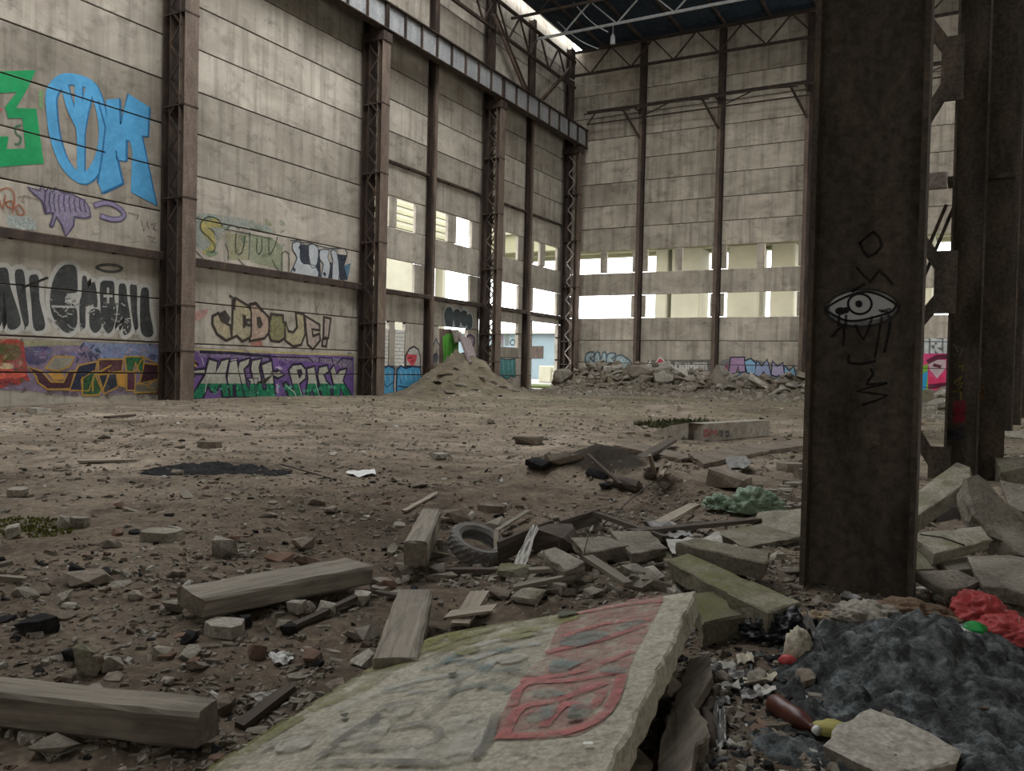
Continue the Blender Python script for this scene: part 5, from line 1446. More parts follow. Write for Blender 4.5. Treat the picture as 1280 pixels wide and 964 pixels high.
def bottle(px, py, px2, py2, R, mat, capmat, label):
    A = gz(px, py, R*0.9); B = gz(px2, py2, R*0.9); d = B-A; L = d.length; d.normalize()
    prof = [(0.0, 0.35), (0.02, 0.85), (0.06, 1.0), (0.30, 0.96), (0.36, 0.90), (0.42, 0.96), (0.62, 1.0), (0.76, 0.75), (0.86, 0.36), (0.93, 0.32), (0.93, 0.40), (1.0, 0.40)]
    V = []; F = []; K = 18
    for t, r_ in prof:
        for k in range(K):
            a = 2*math.pi*k/K; V.append((L*t, R*r_*math.cos(a), R*r_*math.sin(a)))
    for i in range(len(prof)-1):
        for k in range(K): F.append((i*K+k, i*K+(k+1) % K, (i+1)*K+(k+1) % K, (i+1)*K+k))
    F.append(tuple(range(K))[::-1]); F.append(tuple(range((len(prof)-1)*K, len(prof)*K)))
    o = bpy.data.objects.new('bottle', mesh('bottle', V, F, mat, True))
    w = d.cross(Vector((0, 0, 1))).normalized()
    o.matrix_world = Matrix.Translation(A) @ Matrix((d, w, d.cross(w))).transposed().to_4x4()
    COL.objects.link(o); tag(o, label, 'bottle')
    mb = MB(); mb.tube([(L*0.95, 0, 0), (L*1.02, 0, 0)], R*0.42, 14)
    obj('cap', mesh('cap', mb.v, mb.f, capmat, True), o, local=True)
bottle(965, 878, 1022, 914, 0.045, M_BROWNB, M_WHITE, 'brown plastic bottle lying in the ash')
p = gz(1040, 914, 0.02); crumple('plastic_packet', (p.x, p.y, p.z-0.01), (0.17, 0.10, 0.05), M_YEL, 'olive yellow packet right of the brown bottle', 'packet', 19, 0.35, 2.0, 3, rotz=0.4)
quad('concrete_slab', [(1034,930,0.13),(1052,905,0.14),(1088,886,0.15),(1130,900,0.15),(1196,936,0.14),(1190,950,0.13),(1108,966,0.12)], 0.09, M_STONE, 'flat pale angular slab at the bottom right', seed=51, jag=0.012, step=0.06)
# rotten timber beside the slab
def rotten(pts, label, mat, rad):
    P3 = [gz(x, y, z) for x, y, z in pts]; b = sum(P3, Vector())/len(P3)
    mb = MB(); r = random.Random(5); q = []; rr = []
    for i in range(len(P3)-1):
        for k in range(5):
            q.append(P3[i].lerp(P3[i+1], k/5)-b + Vector((r.uniform(-.015, .015), r.uniform(-.01, .01), r.uniform(-.012, .012)))); rr.append(rad*r.uniform(0.72, 1.15))
    q.append(P3[-1]-b); rr.append(rad*0.6)
    mb.tube(q, rr, 9)
    for i, v in enumerate(mb.v): v.x += r.uniform(-.012, .012); v.z += r.uniform(-.012, .012)
    o = obj('rotten_timber', mesh('rotten_timber', mb.v, mb.f, mat, True), None, b); tag(o, label, 'timber')
prism('rotten_timber', [gz(x, y, 0.10) for x, y in ((820,985),(826,925),(838,890),(852,852),(862,824),(886,818),(890,846),(874,872),(868,884),(882,900),(886,915),(868,932),(862,985))], 0.09, M_WOODR, random.Random(8), 0.014, 0.03, label='rotten splintered timber lying along the right side of the painted slab', cat='timber')
rotten([(888,870,0.02),(884,900,0.02),(890,935,0.02)], 'short dark rotten stick beside the splintered timber', M_WOODD, 0.03)
def sheet(name, corners, mat, label, cat, seed=1, bend=0.03, n=10, th=0.004):
    """bent thin sheet between four corners (px,py,z)"""
    c = [gz(*q) for q in corners]; V = []; F = []; r = random.Random(seed)
    for s in (0, 1):
        for j in range(n+1):
            for i in range(n+1):
                u, v = i/n, j/n
                p = c[0].lerp(c[1], u).lerp(c[3].lerp(c[2], u), v)
                p.z += bend*(mnoise.noise((u*2.6+seed*3, v*2.6, seed))+0.5*mnoise.noise((u*6+seed*3, v*6, seed))) - s*th
                V.append(p)
    W = n+1; Q = W*W
    for j in range(n):
        for i in range(n):
            a = j*W+i
            F += [(a, a+1, a+W+1, a+W), (Q+a+W, Q+a+W+1, Q+a+1, Q+a)]
    for i in range(n):
        for a, b in ((i, i+1), (n*W+i+1, n*W+i), ((i+1)*W, i*W), (i*W+n, (i+1)*W+n)): F.append((a, Q+a, Q+b, b))
    o = obj_at(name, V, F, mat, smooth=False); tag(o, label, cat); return o
M_METAL = steel('sheet_metal_grey', (0.10, 0.10, 0.095), (0.17, 0.165, 0.155), (0.25, 0.24, 0.22), 0.5, 0.4, 6, False)
M_PAPER = plain('paper_dirty_white', (0.40, 0.385, 0.345), 0.85, 0.25, 9)
sheet('metal_sheet', [(1000,770,0.14),(1010,766,0.16),(1034,818,0.10),(1022,822,0.02)], M_METAL, 'bent sheet metal strip left of the ash heap', 'sheet', 2)
sheet('torn_sheet', [(666,656,0.26),(674,658,0.26),(656,712,0.06),(634,720,0.05)], M_PAPER, 'torn white sheet hanging over boards right of the tyre', 'sheet', 3, 0.05)
sheet('plastic_sheet', [(832,676,0.12),(900,668,0.14),(906,684,0.12),(840,690,0.1)], M_PAPER, 'dirty white plastic sheet in the middle of the rubble', 'sheet', 4, 0.05)
sheet('cloth_sheet', [(806,650,0.16),(842,652,0.16),(868,668,0.12),(828,674,0.12)], M_METAL, 'grey cloth lying over boards left of the white sheet', 'sheet', 5, 0.06)
sheet('paper', [(35,925,0.01),(62,920,0.02),(98,936,0.01),(62,950,0.01)], M_PAPER, 'burnt white paper in front of the bottom left timber', 'paper', 6, 0.012)
sheet('paper', [(310,868,0.02),(348,862,0.02),(356,866,0.02),(322,876,0.01)], M_PAPER, 'pale curled paper left of the painted slab', 'paper', 7, 0.015)
sheet('plastic_scrap', [(432,590,0.03),(468,586,0.05),(470,592,0.04),(448,596,0.02)], M_WHITE, 'white plastic scrap right of the burnt patch', 'scrap', 8, 0.03)
sheet('plastic_scrap', [(335,818,0.02),(360,814,0.04),(368,824,0.02),(345,832,0.01)], M_WHITE, 'white torn scrap below the dark bricks', 'scrap', 9, 0.03)
sheet('plastic_scrap', [(920,765,0.12),(932,762,0.13),(946,776,0.10),(930,782,0.08)], M_WHITE, 'white plastic scrap on the mossy block', 'scrap', 10, 0.02)
sheet('plastic_strip', [(893,880,0.03),(906,884,0.04),(908,930,0.02),(882,944,0.02)], M_METAL, 'grey plastic strip beside the rotten timber', 'strip', 11, 0.03)
for i, (x, y, w) in enumerate(((905,832,24),(925,842,30),(945,850,34),(912,858,22),(938,868,26),(960,846,20),(880,850,18),(902,876,18),(930,822,20),(955,862,26),(890,835,22))):
    sheet('paper_shred', [(x-w/2,y-4,0.02),(x+w/2,y-6,0.03),(x+w/2+3,y+3,0.03),(x-w/2+2,y+5,0.02)], (M_PAPER, M_METAL, M_CREAM)[i % 3], ('white paper shred', 'grey board shred', 'cream board shred')[i % 3] + ' ' + ('nearest the mossy block', 'left of the red scrap', 'above the brown bottle', 'right of the rotten timber top', 'just above the brown bottle', 'below the foam lump', 'touching the rotten timber', 'left of the bottle base', 'left of the foam lump', 'right above the bottle neck', 'beside the slab edge')[i], 'scrap', 20+i, 0.03, 5)
    bpy.context.view_layer.objects  # no-op
for o in bpy.data.objects:
    if o.name.startswith('paper_shred'): o['group'] = 'paper shreds right of the painted slab'
# cups
def cup(px, py, R, H, mat, label, rot=(0, 0, 0)):
    p = gz(px, py, 0.02); K = 20; V = []; F = []
    for r_, z in ((0.72, 0), (1.0, 1), (1.05, 1.0), (1.05, 0.96), (0.95, 0.97), (0.68, 0.05)):
        for k in range(K): V.append((R*r_*math.cos(2*math.pi*k/K), R*r_*math.sin(2*math.pi*k/K), H*z))
    for i in range(5):
        for k in range(K): F.append((i*K+k, i*K+(k+1) % K, (i+1)*K+(k+1) % K, (i+1)*K+k))
    F.append(tuple(range(K))[::-1]); F.append(tuple(range(5*K, 6*K)))
    o = obj('cup', mesh('cup', V, F, mat, True), None, (p.x, p.y, p.z), rot); tag(o, label, 'cup')
cup(788, 728, 0.045, 0.10, M_WHITE, 'white plastic cup lying beside the grey leaning board', (1.2, 0.4, 0.5))
cup(1062, 772, 0.055, 0.13, M_METAL, 'cloudy grey plastic cup upside down at the column foot', (0, 0, 0))
cup(297, 692, 0.05, 0.13, M_WHITE, 'white crushed cup beside the pale angular stone', (1.4, 0.2, -1.0))
cup(951, 700, 0.03, 0.06, M_WHITE, 'tiny white cup by the mossy slab', (1.3, 0, 0.3))
# ------------------------------------------------------------------ middle distance
pb = [gz(828, 541, 0.05), gz(842, 536, 0.35), gz(962, 528, 0.40), gz(962, 543, 0.0), gz(905, 553, 0.0), gz(872, 552, 0.0)]
def long_beam():
    # lying concrete pile with a pointed left end, painted letters on its side
    A = gz(905, 553); B = gz(962, 543); tip = gz(830, 543)
    L0 = gz(880, 552); d = (gz(962, 545)-L0).normalized(); up = Vector((0, 0, 1)); w = up.cross(d).normalized()
    if w.y < 0: w = -w
    R_ = gz(962, 545); h = 0.46; W = 0.42
    sec = lambda p, s, hh: [p, p+w*W*s, p+w*W*s+up*hh, p+up*hh]
    V = [*sec(tip+w*0.2, 0.25, 0.10), *sec(tip.lerp(L0, 0.5), 0.8, h*0.72), *sec(L0, 1, h), *sec(L0.lerp(R_, 0.5), 1, h), *sec(R_, 1, h)]
    V = [v - up*0.06 for v in V]
    F = []
    for i in range(4):
        for k in range(4): F.append((i*4+k, i*4+(k+1) % 4, (i+1)*4+(k+1) % 4, (i+1)*4+k))
    F += [(3, 2, 1, 0), (16, 17, 18, 19)]
    o = obj_at('concrete_pile', V, F, M_RUB); tag(o, 'long concrete pile lying on the ground with painted letters', 'pile')
    n = Vector((d.y, -d.x, 0)).normalized()
    if n.y > 0: n = -n
    dd = Decal(L0, d, up, n, (740, 420, 4.414), 0.012)
    for st, c in (([(615,525),(635,520),(640,550),(615,548),(615,525)], S(150,74,70)), ([(650,548),(655,520),(672,535),(685,518),(686,548)], S(150,74,70)), ([(695,545),(700,525),(712,530),(708,550)], S(60,58,54)), ([(718,525),(716,555)], S(60,58,54)), ([(735,530),(750,528),(752,550),(738,552)], S(60,58,54))):
        dd.line(st, c, 0.06, 1)
    dd.build(o, 'red and black letters')
long_beam()
quad('concrete_slab', [(860,566,0.18),(930,556,0.18),(1008,549,0.16),(1012,556,0.14),(960,563,0.12),(880,580,0.10)], 0.10, M_RUBD, 'long flat slab half buried in front of the painted pile', seed=61, jag=0.03)
quad('concrete_slab', [(768,556,0.14),(790,552,0.14),(870,570,0.12),(852,574,0.10)], 0.08, M_RUBD, 'thin slab running across behind the dark earth hump', seed=62, jag=0.03)
chunk('concrete_block', 905, 612, 62, 28, M_RUBD, 'brown rounded concrete lump behind the green sack', 'block', 63)
chunk('concrete_block', 820, 602, 40, 16, M_RUBD, 'brown lump at the right end of the earth hump', 'block', 64)
sheet('metal_sheet', [(905,572,0.06),(932,570,0.16),(940,580,0.16),(912,588,0.05)], M_METAL, 'dark curved sheet behind the brown lump', 'sheet', 30, 0.05)
# burnt things around the dark hump
for i, (x, y, w, h) in enumerate(((670,590,44,12),(700,594,50,14),(780,612,46,14),(745,598,30,12),(715,578,36,10),(810,596,24,16),(755,612,20,8))):
    chunk('burnt_lump', x, y, w, h, (M_CHAR, M_RUBD, M_WOODD)[i % 3], ('blackened', 'dusty brown', 'dark woody')[i % 3] + ' lump ' + ('at the left foot of', 'in front of', 'right in front of', 'at the centre of', 'on the left top of', 'at the right foot of', 'at the near foot of')[i] + ' the dark earth hump', 'lump', 70+i, kind='chunk', group='burnt lumps around the earth hump')
for i, (a, b, za, zb) in enumerate((((735,570),(775,606),0.3,0.1),((812,570),(820,600),0.3,0.02),((830,575),(824,598),0.2,0.02),((838,580),(826,596),0.2,0.02))):
    plank('stick', a, b, 0.05, 0.03, M_WOODP if i else M_WOODD, ('long dark stick resting on the earth hump', 'first pale stick of the bundle right of the hump', 'second pale stick of the bundle right of the hump', 'short pale stick of the bundle right of the hump')[i], 'stick', za, zb)
# burnt streak on the ground
def burnt_patch():
    n, m = 60, 24; V = []; A = gz(150, 590); B = gz(385, 588)
    d = (B-A); s = Vector((-d.y, d.x, 0)).normalized(); V = []; W = n+1
    if s.y < 0: s = -s
    for j in range(m+1):
        for i in range(n+1):
            u, v = i/n, -1+2*j/m
            hw = 0.55*math.sin(math.pi*min(1, max(0, u)))**0.5*(1+0.5*mnoise.noise((u*4, 1, 2)))
            p = A + d*u + s*(v*hw + 0.3*mnoise.noise((u*3, 5, 1)))
            e = min(1, 3*min(u, 1-u, (1-abs(v))*0.8+0.02))
            V.append(Vector((p.x, p.y, gh(p.x, p.y) - 0.02 + 0.045*e + 0.10*max(0, e)*abs(mnoise.noise((p.x*2.6, p.y*2.6, 6))) + 0.04*e*mnoise.noise((p.x*8, p.y*8, 2)))))
    F = [(j*W+i, j*W+i+1, (j+1)*W+i+1, (j+1)*W+i) for j in range(m) for i in range(n)]
    o = obj_at('burnt_ash', V, F, M_CHAR, smooth=True); tag(o, 'long black burnt streak of ash on the dirt floor', 'ash', kind='stuff')
burnt_patch()
# earth heap dressing: leaf of green door, leaning slab, planks
o = MB().box(WX-0.20, WX-0.12, 40.0, 42.05, 0.2, 3.75).build('door_leaf', M_STEELF)
tag(o, 'green painted steel door leaf standing in the broken doorway', 'door')
dd = Decal((WX-0.12, 0, 0), (0, 1, 0), (0, 0, 1), (1, 0, 0), (460, 395, 6.4), 0.004)
dd.poly([(597,165),(640,140),(700,150),(716,200),(716,330),(640,365),(602,370)], S(92,170,60), 1, 0.2)
for x in (620, 650, 680, 705): dd.line([(x, 180), (x-4, 330)], S(60,124,44), 0.06, 2)
dd.build(o, 'bright green spray paint')
def lean(name, pts, th, mat, label, seed):
    return prism(name, [onX(x, y, X) for x, y, X in pts], th, mat, random.Random(seed), 0.02, 0.3, label=label, cat='slab')[0]
lean('concrete_slab', [(575,418,-26.6),(588,424,-26.5),(597,452,-25.0),(588,452,-24.9)], 0.18, plain('slab_pinkish', (0.27, 0.22, 0.215), 0.9), 'pinkish slab leaning from the doorway onto the earth heap', 5)
lean('concrete_slab', [(566,413,-26.9),(576,415,-26.9),(580,425,-26.6),(570,428,-26.6)], 0.12, M_RUB, 'small broken concrete piece hanging over the green door', 6)
hr = random.Random(21)
HEAP = [(546,478,30,5),(557,468,24,8),(575,482,26,6),(600,471,28,8),(612,476,26,7),(625,483,22,6),(590,488,20,5),(560,490,34,5),(640,488,24,5),(548,488,20,4),(570,462,14,4),(602,460,14,4),(616,490,22,5),(583,470,14,4),(632,476,16,4)]
for i, (x, y, w, h) in enumerate(HEAP):
    p = None
    for Y in [36+0.15*k for k in range(80)]:      # walk the sight line to the heap surface
        q = onY(x, y, Y)
        if q.z <= gh(q.x, q.y)+0.02: p = q; break
    if p is None: continue
    dpt = -(CAMROT.transposed() @ (p-CAMPOS)).z
    W = w*dpt/FPX
    o = obj('heap_board', hull_mesh('heap_board', slab_points(hr, W, W*0.35, 0.09), M_RUBD if i % 2 else M_WOOD), None, (p.x, p.y, gh(p.x, p.y)-0.03), (hr.uniform(-.4, .1), hr.uniform(-.25, .25), hr.uniform(-.8, .8)))
    tag(o, 'flat fragment of board or concrete lying on the earth heap', 'fragment', 'fragments on the earth heap')

# ------------------------------------------------------------------ rubble bank along the end wall
SL = [slab_points(random.Random(100+i), 1, 1, 1) for i in range(7)]
CH = [chunk_points(random.Random(200+i), 1, 1, 1, 15) for i in range(7)]
ME_S = {}
def shared(kind, i, mat):
    k = (kind, i, mat.name)
    if k not in ME_S: ME_S[k] = hull_mesh('rubble_piece', (SL if kind == 's' else CH)[i], mat)
    return ME_S[k]
rr = random.Random(77)
def bank_piece(x, y, s, name, label, cat, group, dz=0.0, mats=(M_RUB, M_RUBD, M_RUBD, M_STONE)):
    kind = 's' if rr.random() < 0.68 else 'c'
    mt = rr.choice(mats); me = shared(kind, rr.randrange(7), mt)
    if label == 'RIGHT':
        label = '%s %s %s in the heap behind the right columns, %s the end wall' % ('big' if s > 0.8 else 'small', {M_RUB: 'grey', M_STONE: 'pale'}[mt], 'slab' if kind == 's' else 'lump', 'well before' if y < 43 else ('before' if y < 47.5 else 'close to'))
    if label is None:
        sec = ('at the corner column', 'below the pale cyan letters', 'at the first end-wall post', 'below the red pointed figure', 'below the white letters', 'at the second end-wall post', 'below the pink and blue letters', 'at the third end-wall post')[min(7, max(0, int((x+26)/2.4)))]
        label = '%s %s %s in the %s of the rubble bank %s' % ('big' if s > 0.62 else 'small', {M_RUB: 'grey', M_RUBD: 'brown', M_STONE: 'pale'}[mt], 'slab' if kind == 's' else 'lump', 'front' if y < 51 else ('crest' if y < 54 else 'back'), sec)
    o = obj(name, me, None, (x, y, gh(x, y)-0.05*s+dz), (rr.gauss(0, 0.38), rr.gauss(0, 0.38), rr.uniform(0, 6.28)), (s*rr.uniform(0.8, 1.5), s*rr.uniform(0.6, 1.0), s*(rr.uniform(0.14, 0.32) if kind == 's' else rr.uniform(0.4, 0.7))))
    tag(o, label, cat, group)
n = 0
while n < 240:
    x = rr.uniform(-25.5, -6.5); y = rr.uniform(47.5, 55.6)
    if gh(x, y) < 0.28 + 0.12*rr.random(): continue
    bank_piece(x, y, rr.uniform(0.3, 0.8) if rr.random() < 0.88 else rr.uniform(0.8, 1.4), 'rubble_piece', None, 'rubble', 'rubble bank along the end wall', rr.uniform(0, 0.25))
    n += 1
for i in range(40):
    x = rr.uniform(-2.5, 2.8); y = rr.uniform(38, 52)
    bank_piece(x, y, rr.uniform(0.4, 1.3), 'rubble_piece', 'RIGHT', 'rubble', 'rubble behind the right columns', rr.uniform(0, 0.2), (M_RUB, M_STONE))
# a few larger recognisable ones on the bank
for (x, y, w, h, mat, lb, sd) in ((800,470,34,15,M_RUBD,'large dark block topping the rubble bank left of the first post',81),(832,480,26,16,M_RUB,'pale slab propped up in the middle of the rubble bank',82),(858,476,22,9,M_RUB,'grey slab lying on the rubble bank under white letters',83),(900,470,24,18,M_RUB,'grey slanted slab against the second end-wall post',84)):
    Y = 51.5
    for k in range(80):
        q = onY(x, y, 44+k*0.15)
        if q.z <= gh(q.x, q.y)+0.05: break
    dpt = -(CAMROT.transposed() @ (q-CAMPOS)).z
    o = obj('rubble_block', hull_mesh('rubble_block', chunk_points(random.Random(sd), w*dpt/FPX, w*dpt/FPX*0.6, h*dpt/FPX, 18), mat), None, (q.x, q.y, gh(q.x, q.y)-0.1), (0.15, -0.1, 0.3)); tag(o, lb, 'block')

# ------------------------------------------------------------------ named stones of the foreground and middle
ST = [  # px, py(foot), w, h, material, label
    (270,696,40,26,M_STONE,'pale angular stone with a point, beside the white crushed cup','chunk'),
    (75,662,24,18,M_RUB,'cube-shaped grey stone at the green patch on the left','chunk'),
    (95,660,24,14,M_RUB,'thin tilted flake right of the cube-shaped stone','slab'),
    (190,676,56,12,M_RUBM,'flat mossy stone in the left foreground','slab'),
    (272,796,58,18,M_STONE,'broad flat pale stone in front of the long timber','slab'),
    (300,784,22,14,M_CHAR,'small black cube of brick by the flat pale stone','chunk'),
    (358,795,24,16,M_CHAR,'dark brick end before the long timber','chunk'),
    (368,768,26,18,M_STONE,'grey rounded stone below the right end of the long timber','chunk'),
    (405,768,26,19,M_STONE,'second grey rounded stone below the long timber','chunk'),
    (385,765,16,14,M_RUB,'smaller stone between the two rounded ones','chunk'),
    (448,756,28,18,M_STONE,'pale stone left of the pale timber','chunk'),
    (472,735,26,12,M_STONE,'flat pale stone at the far end of the pale timber','chunk'),
    (470,742,26,9,M_RUB,'grey flat stone near the end of the long timber','slab'),
    (489,750,20,14,M_STONE,'white-grey stone touching the pale timber','chunk'),
    (455,800,36,20,M_STONE,'smooth pale stone left of the pale timber end','chunk'),
    (450,833,40,24,M_STONE,'rounded whitish stone tucked under the painted slab','chunk'),
    (84,762,22,8,M_STONE,'small round white stone on bare dirt at left','chunk'),
    (33,792,52,20,M_CHAR,'black mound-like lump at the left edge','chunk'),
    (100,846,30,46,M_RUBMM,'upright yellow-green mossy stone behind the bottom left timber','chunk'),
    (117,846,16,30,M_RUBD,'grey lump leaning on the mossy upright stone','chunk'),
    (315,824,26,22,M_BRICKR,'reddish brick fragment in the left foreground','chunk'),
    (205,857,18,10,M_STONE,'small pale pebble behind the bottom left timber','chunk'),
    (210,768,28,18,M_RUB,'grey broken stone left of the long timber','chunk'),
    (375,688,34,16,M_RUBD,'rough brown stone in the middle dirt','chunk'),
    (345,702,36,12,M_BRICKR,'half-buried brick left of the long timber','chunk'),
    (336,626,0,0,None,'',''),
    (256,560,34,9,M_RUBD,'low brown stone behind the burnt streak','slab'),
    (40,517,30,8,M_STONE,'pale flat stone near the wall at far left','slab'),
    (655,556,40,12,M_RUBD,'tawny stone lying before the rubble bank','chunk'),
    (547,574,24,9,M_STONE,'pale stone in the open middle floor','chunk'),
    (15,620,34,10,M_RUB,'grey flat stone at the left picture edge','slab'),
    (10,672,24,18,M_STONE,'pale stone beside the green patch','chunk'),
    (90,717,24,12,M_CHAR,'dark lump left of centre foreground','chunk'),
    (125,720,22,10,M_CHAR,'second dark lump left of centre foreground','chunk'),
    (95,735,60,20,M_RUBD,'long brown clod in the left foreground','chunk'),
    (545,660,30,16,M_RUBD,'dark stone behind the tyre','chunk'),
    (565,655,40,20,M_RUBD,'dark rounded stone just above the tyre','chunk'),
    (610,640,40,10,M_RUBD,'flat brown stone above the tyre on the right','slab'),
    (590,668,26,12,M_RUB,'grey stone between tyre and brown stones','chunk'),
    (500,715,30,12,M_RUB,'grey rubble at the foot of the short timber','chunk'),
    (655,755,40,18,M_RUBM,'mossy stone behind the painted slab edge','chunk'),
    (690,745,30,16,M_STONE,'pale stone behind the painted slab','chunk'),
    (620,750,36,16,M_RUBD,'dark stone left behind the painted slab','chunk'),
    (740,748,26,12,M_RUB,'grey stone near the pale cup','chunk'),
    (770,705,30,12,M_RUB,'grey chip pile stone in the rubble centre','chunk'),
    (1155,925,26,14,M_CHAR,'brown-black lump in the ash at the right','chunk'),
    (1230,900,24,16,M_BRICKR,'brown brick bit in the ash at the right edge','chunk'),
    (985,902,10,6,M_STONE,'little pale pebble by the bottle','chunk'),
    (1210,960,60,26,M_ASH,'ashy lump at the bottom right corner','chunk'),
    (1180,712,30,14,M_RUB,'grey stone right of the column','chunk'),
    (1000,600,40,16,M_RUB,'pale rubble piece left of the column','chunk'),
    (985,590,36,12,M_RUB,'flat pale rubble piece left of the column','slab'),
]
for i, (x, y, w, h, mt, lb, kd) in enumerate(ST):
    if not mt: continue
    chunk('stone' if mt in (M_STONE, M_RUBM, M_RUBMM) else ('brick_fragment' if mt is M_BRICKR else 'lump'), x, y, w, h, mt, lb, 'stone', 300+i, kind=kd)
# loose brick-like pale pieces between column and green sack
for i in range(34):
    x = rr.uniform(945, 1010); y = rr.uniform(605, 640)
    if i > 22: x, y = rr.uniform(1140, 1200), rr.uniform(488, 530)
    chunk('rubble_piece', x, y, rr.uniform(8, 24), rr.uniform(4, 9), rr.choice((M_RUB, M_STONE)), '%s pale flat rubble left of the big column, %s the green sack' % (('thin', 'thick')[i % 2], 'behind' if y < 618 else ('level with' if y < 629 else 'in front of')) if i <= 22 else 'pale flat rubble piece seen between the columns', 'rubble', 400+i, kind='slab', group='pale rubble beside the column' if i <= 22 else 'rubble between the columns')

ANCH = [((540,660),'the short timber'),((590,695),'the tyre'),((350,735),'the long timber'),((140,880),'the bottom left timber'),((500,785),'the pale timber end'),((330,860),'the left edge of the painted slab'),((690,690),'the charred lump'),((780,680),'the flat slab fragments'),
        ((890,720),'the mossy kerb'),((930,620),'the green sack'),((990,760),'the column foot'),((270,590),'the burnt streak'),((750,585),'the dark earth hump'),((900,545),'the painted pile'),((60,655),'the green moss patch'),((30,730),'the grey stick at left'),((220,520),'the first lattice column'),((100,515),'the multicoloured wall letters'),
        ((340,510),'the purple wall letters'),((500,510),'the light blue letters'),((590,510),'the earth heap'),((720,510),'the left of the rubble bank'),((900,505),'the right of the rubble bank'),((450,620),'the bare middle floor'),((600,570),'the open centre of the hall'),((180,680),'the flat mossy stone'),((460,590),'the white plastic scrap'),((880,850),'the rotten timber'),((1060,900),'the pale angular slab'),((1180,850),'the ash heap'),((1230,690),'the slabs at the right edge'),((1160,560),'the gusset column')]
ANCH = [(gz(*a), n) for a, n in ANCH]
MN = {M_RUB: 'grey concrete', M_RUBD: 'dusty brown concrete', M_STONE: 'pale stone', M_BRICKR: 'reddish brick', M_WOOD: 'weathered wood', M_WOODD: 'dark wood', M_CHAR: 'blackened', M_RUBM: 'slightly mossy concrete'}
def where_label(p, mt, kind, s, mid, bed=False):
    a = min(ANCH, key=lambda q: (q[0]-p).length)[1]
    return ('%s %s %s %s near %s' % ('larger' if s > mid else 'smaller', MN[mt], 'flake' if kind == 's' else 'lump', 'lying' if bed is False else 'bedded in rubble', a))
# ------------------------------------------------------------------ scattered fragments: the largest singly, the rest as fine litter
FR = random.Random(5)
def dens_ok(x, y):
    return mnoise.noise((x*0.35, y*0.35, 12.0)) + 0.5*mnoise.noise((x*1.1, y*1.1, 3.0)) > FR.uniform(-0.75, 0.45)
cnt = 0
fm = (M_RUB, M_RUBD, M_STONE, M_RUBD, M_BRICKR, M_WOOD, M_RUBD, M_RUB, M_CHAR)
SPOT = []
while cnt < 270:
    # denser towards the viewer
    px = FR.uniform(-10, 1290); py = 520 + 440*FR.random()**0.9
    p = gz(px, py)
    if p.x < -26.4 or p.y > 47 or p.y < 1.9: continue
    if not dens_ok(p.x, p.y): continue
    if 560 < px < 900 and py > 740 and cnt % 3: continue
    s = FR.uniform(0.045, 0.12)*(1 + p.y/14)
    kind = 's' if FR.random() < 0.55 else 'c'
    mt = FR.choice(fm); me = shared(kind, FR.randrange(7), mt)
    o = obj('fragment', me, None, (p.x, p.y, gh(p.x, p.y)-0.012), (FR.gauss(0, .2), FR.gauss(0, .2), FR.uniform(0, 6.28)), (s*FR.uniform(.8, 1.6), s*FR.uniform(.6, 1.0), s*(FR.uniform(.16, .35) if kind == 's' else FR.uniform(.4, .7))))
    tag(o, where_label(p, mt, kind, s/(1+p.y/14), 0.085), 'fragment', 'fragments strewn over the dirt floor')
    cnt += 1
def litter(name, N, rmin, rmax, smin, smax, mats, weights, label, seed, box=None, grow=0.05):
    r = np.random.default_rng(seed); R2 = random.Random(seed)
    V = []; F = []; MI = []
    base = np.array([(-.5,-.4,0),(.5,-.5,0),(.45,.5,0),(-.5,.4,0),(-.35,-.3,1),(.4,-.3,.8),(.3,.35,1),(-.4,.25,.75)])
    fc = [(3,2,1,0),(4,5,6,7),(0,1,5,4),(1,2,6,5),(2,3,7,6),(3,0,4,7)]
    k = 0; tries = 0
    while k < N and tries < N*6:
        tries += 1
        if box:
            x, y = R2.uniform(box[0], box[1]), R2.uniform(box[2], box[3])
        else:
            rad = rmin*(rmax/rmin)**R2.random(); a = math.radians(R2.uniform(-64, 10))
            x, y = rad*math.sin(a), rad*math.cos(a)
            if x < -26.3 or y > 50 or x > 3.5: continue
            if mnoise.noise((x*0.5, y*0.5, 12.0)) + 0.6*mnoise.noise((x*1.7, y*1.7, 3.0)) < R2.uniform(-0.7, 0.5): continue
        s = (smin + (smax-smin)*R2.random()**3)*(1 + grow*math.hypot(x, y))
        b = base*np.array([s*R2.uniform(.7, 1.8), s*R2.uniform(.5, 1), s*R2.uniform(.12, .6)]) * (1+0.25*(r.random((8, 3))-.5))
        c, sn = math.cos(R2.uniform(0, 6.28)), 0
        a = R2.uniform(0, 6.28); c, sn = math.cos(a), math.sin(a)
        tx, ty = R2.gauss(0, .25), R2.gauss(0, .25)
        X = b[:, 0]*c - b[:, 1]*sn; Y = b[:, 0]*sn + b[:, 1]*c; Z = b[:, 2] + X*tx + Y*ty
        z = gh(x, y) - 0.15*s
        n0 = len(V)
        V += list(zip((X+x).tolist(), (Y+y).tolist(), (Z+z).tolist()))
        F += [tuple(n0+i for i in q) for q in fc]
        mi = R2.choices(range(len(mats)), weights)[0]; MI += [mi]*6
        k += 1
    me = mesh(name, V, F, list(mats)); me.polygons.foreach_set('material_index', MI)
    o = obj(name, me); tag(o, label, 'litter', kind='stuff')
LM = (M_RUBD, M_RUB, M_STONE, M_BRICKR, M_CHAR, M_WOOD, M_PAPER)
litter('fine_litter', 30000, 2.0, 46, 0.012, 0.055, LM, (34, 30, 22, 5, 5, 7, 3), 'fine grit, chips and splinters covering the dirt floor', 3)
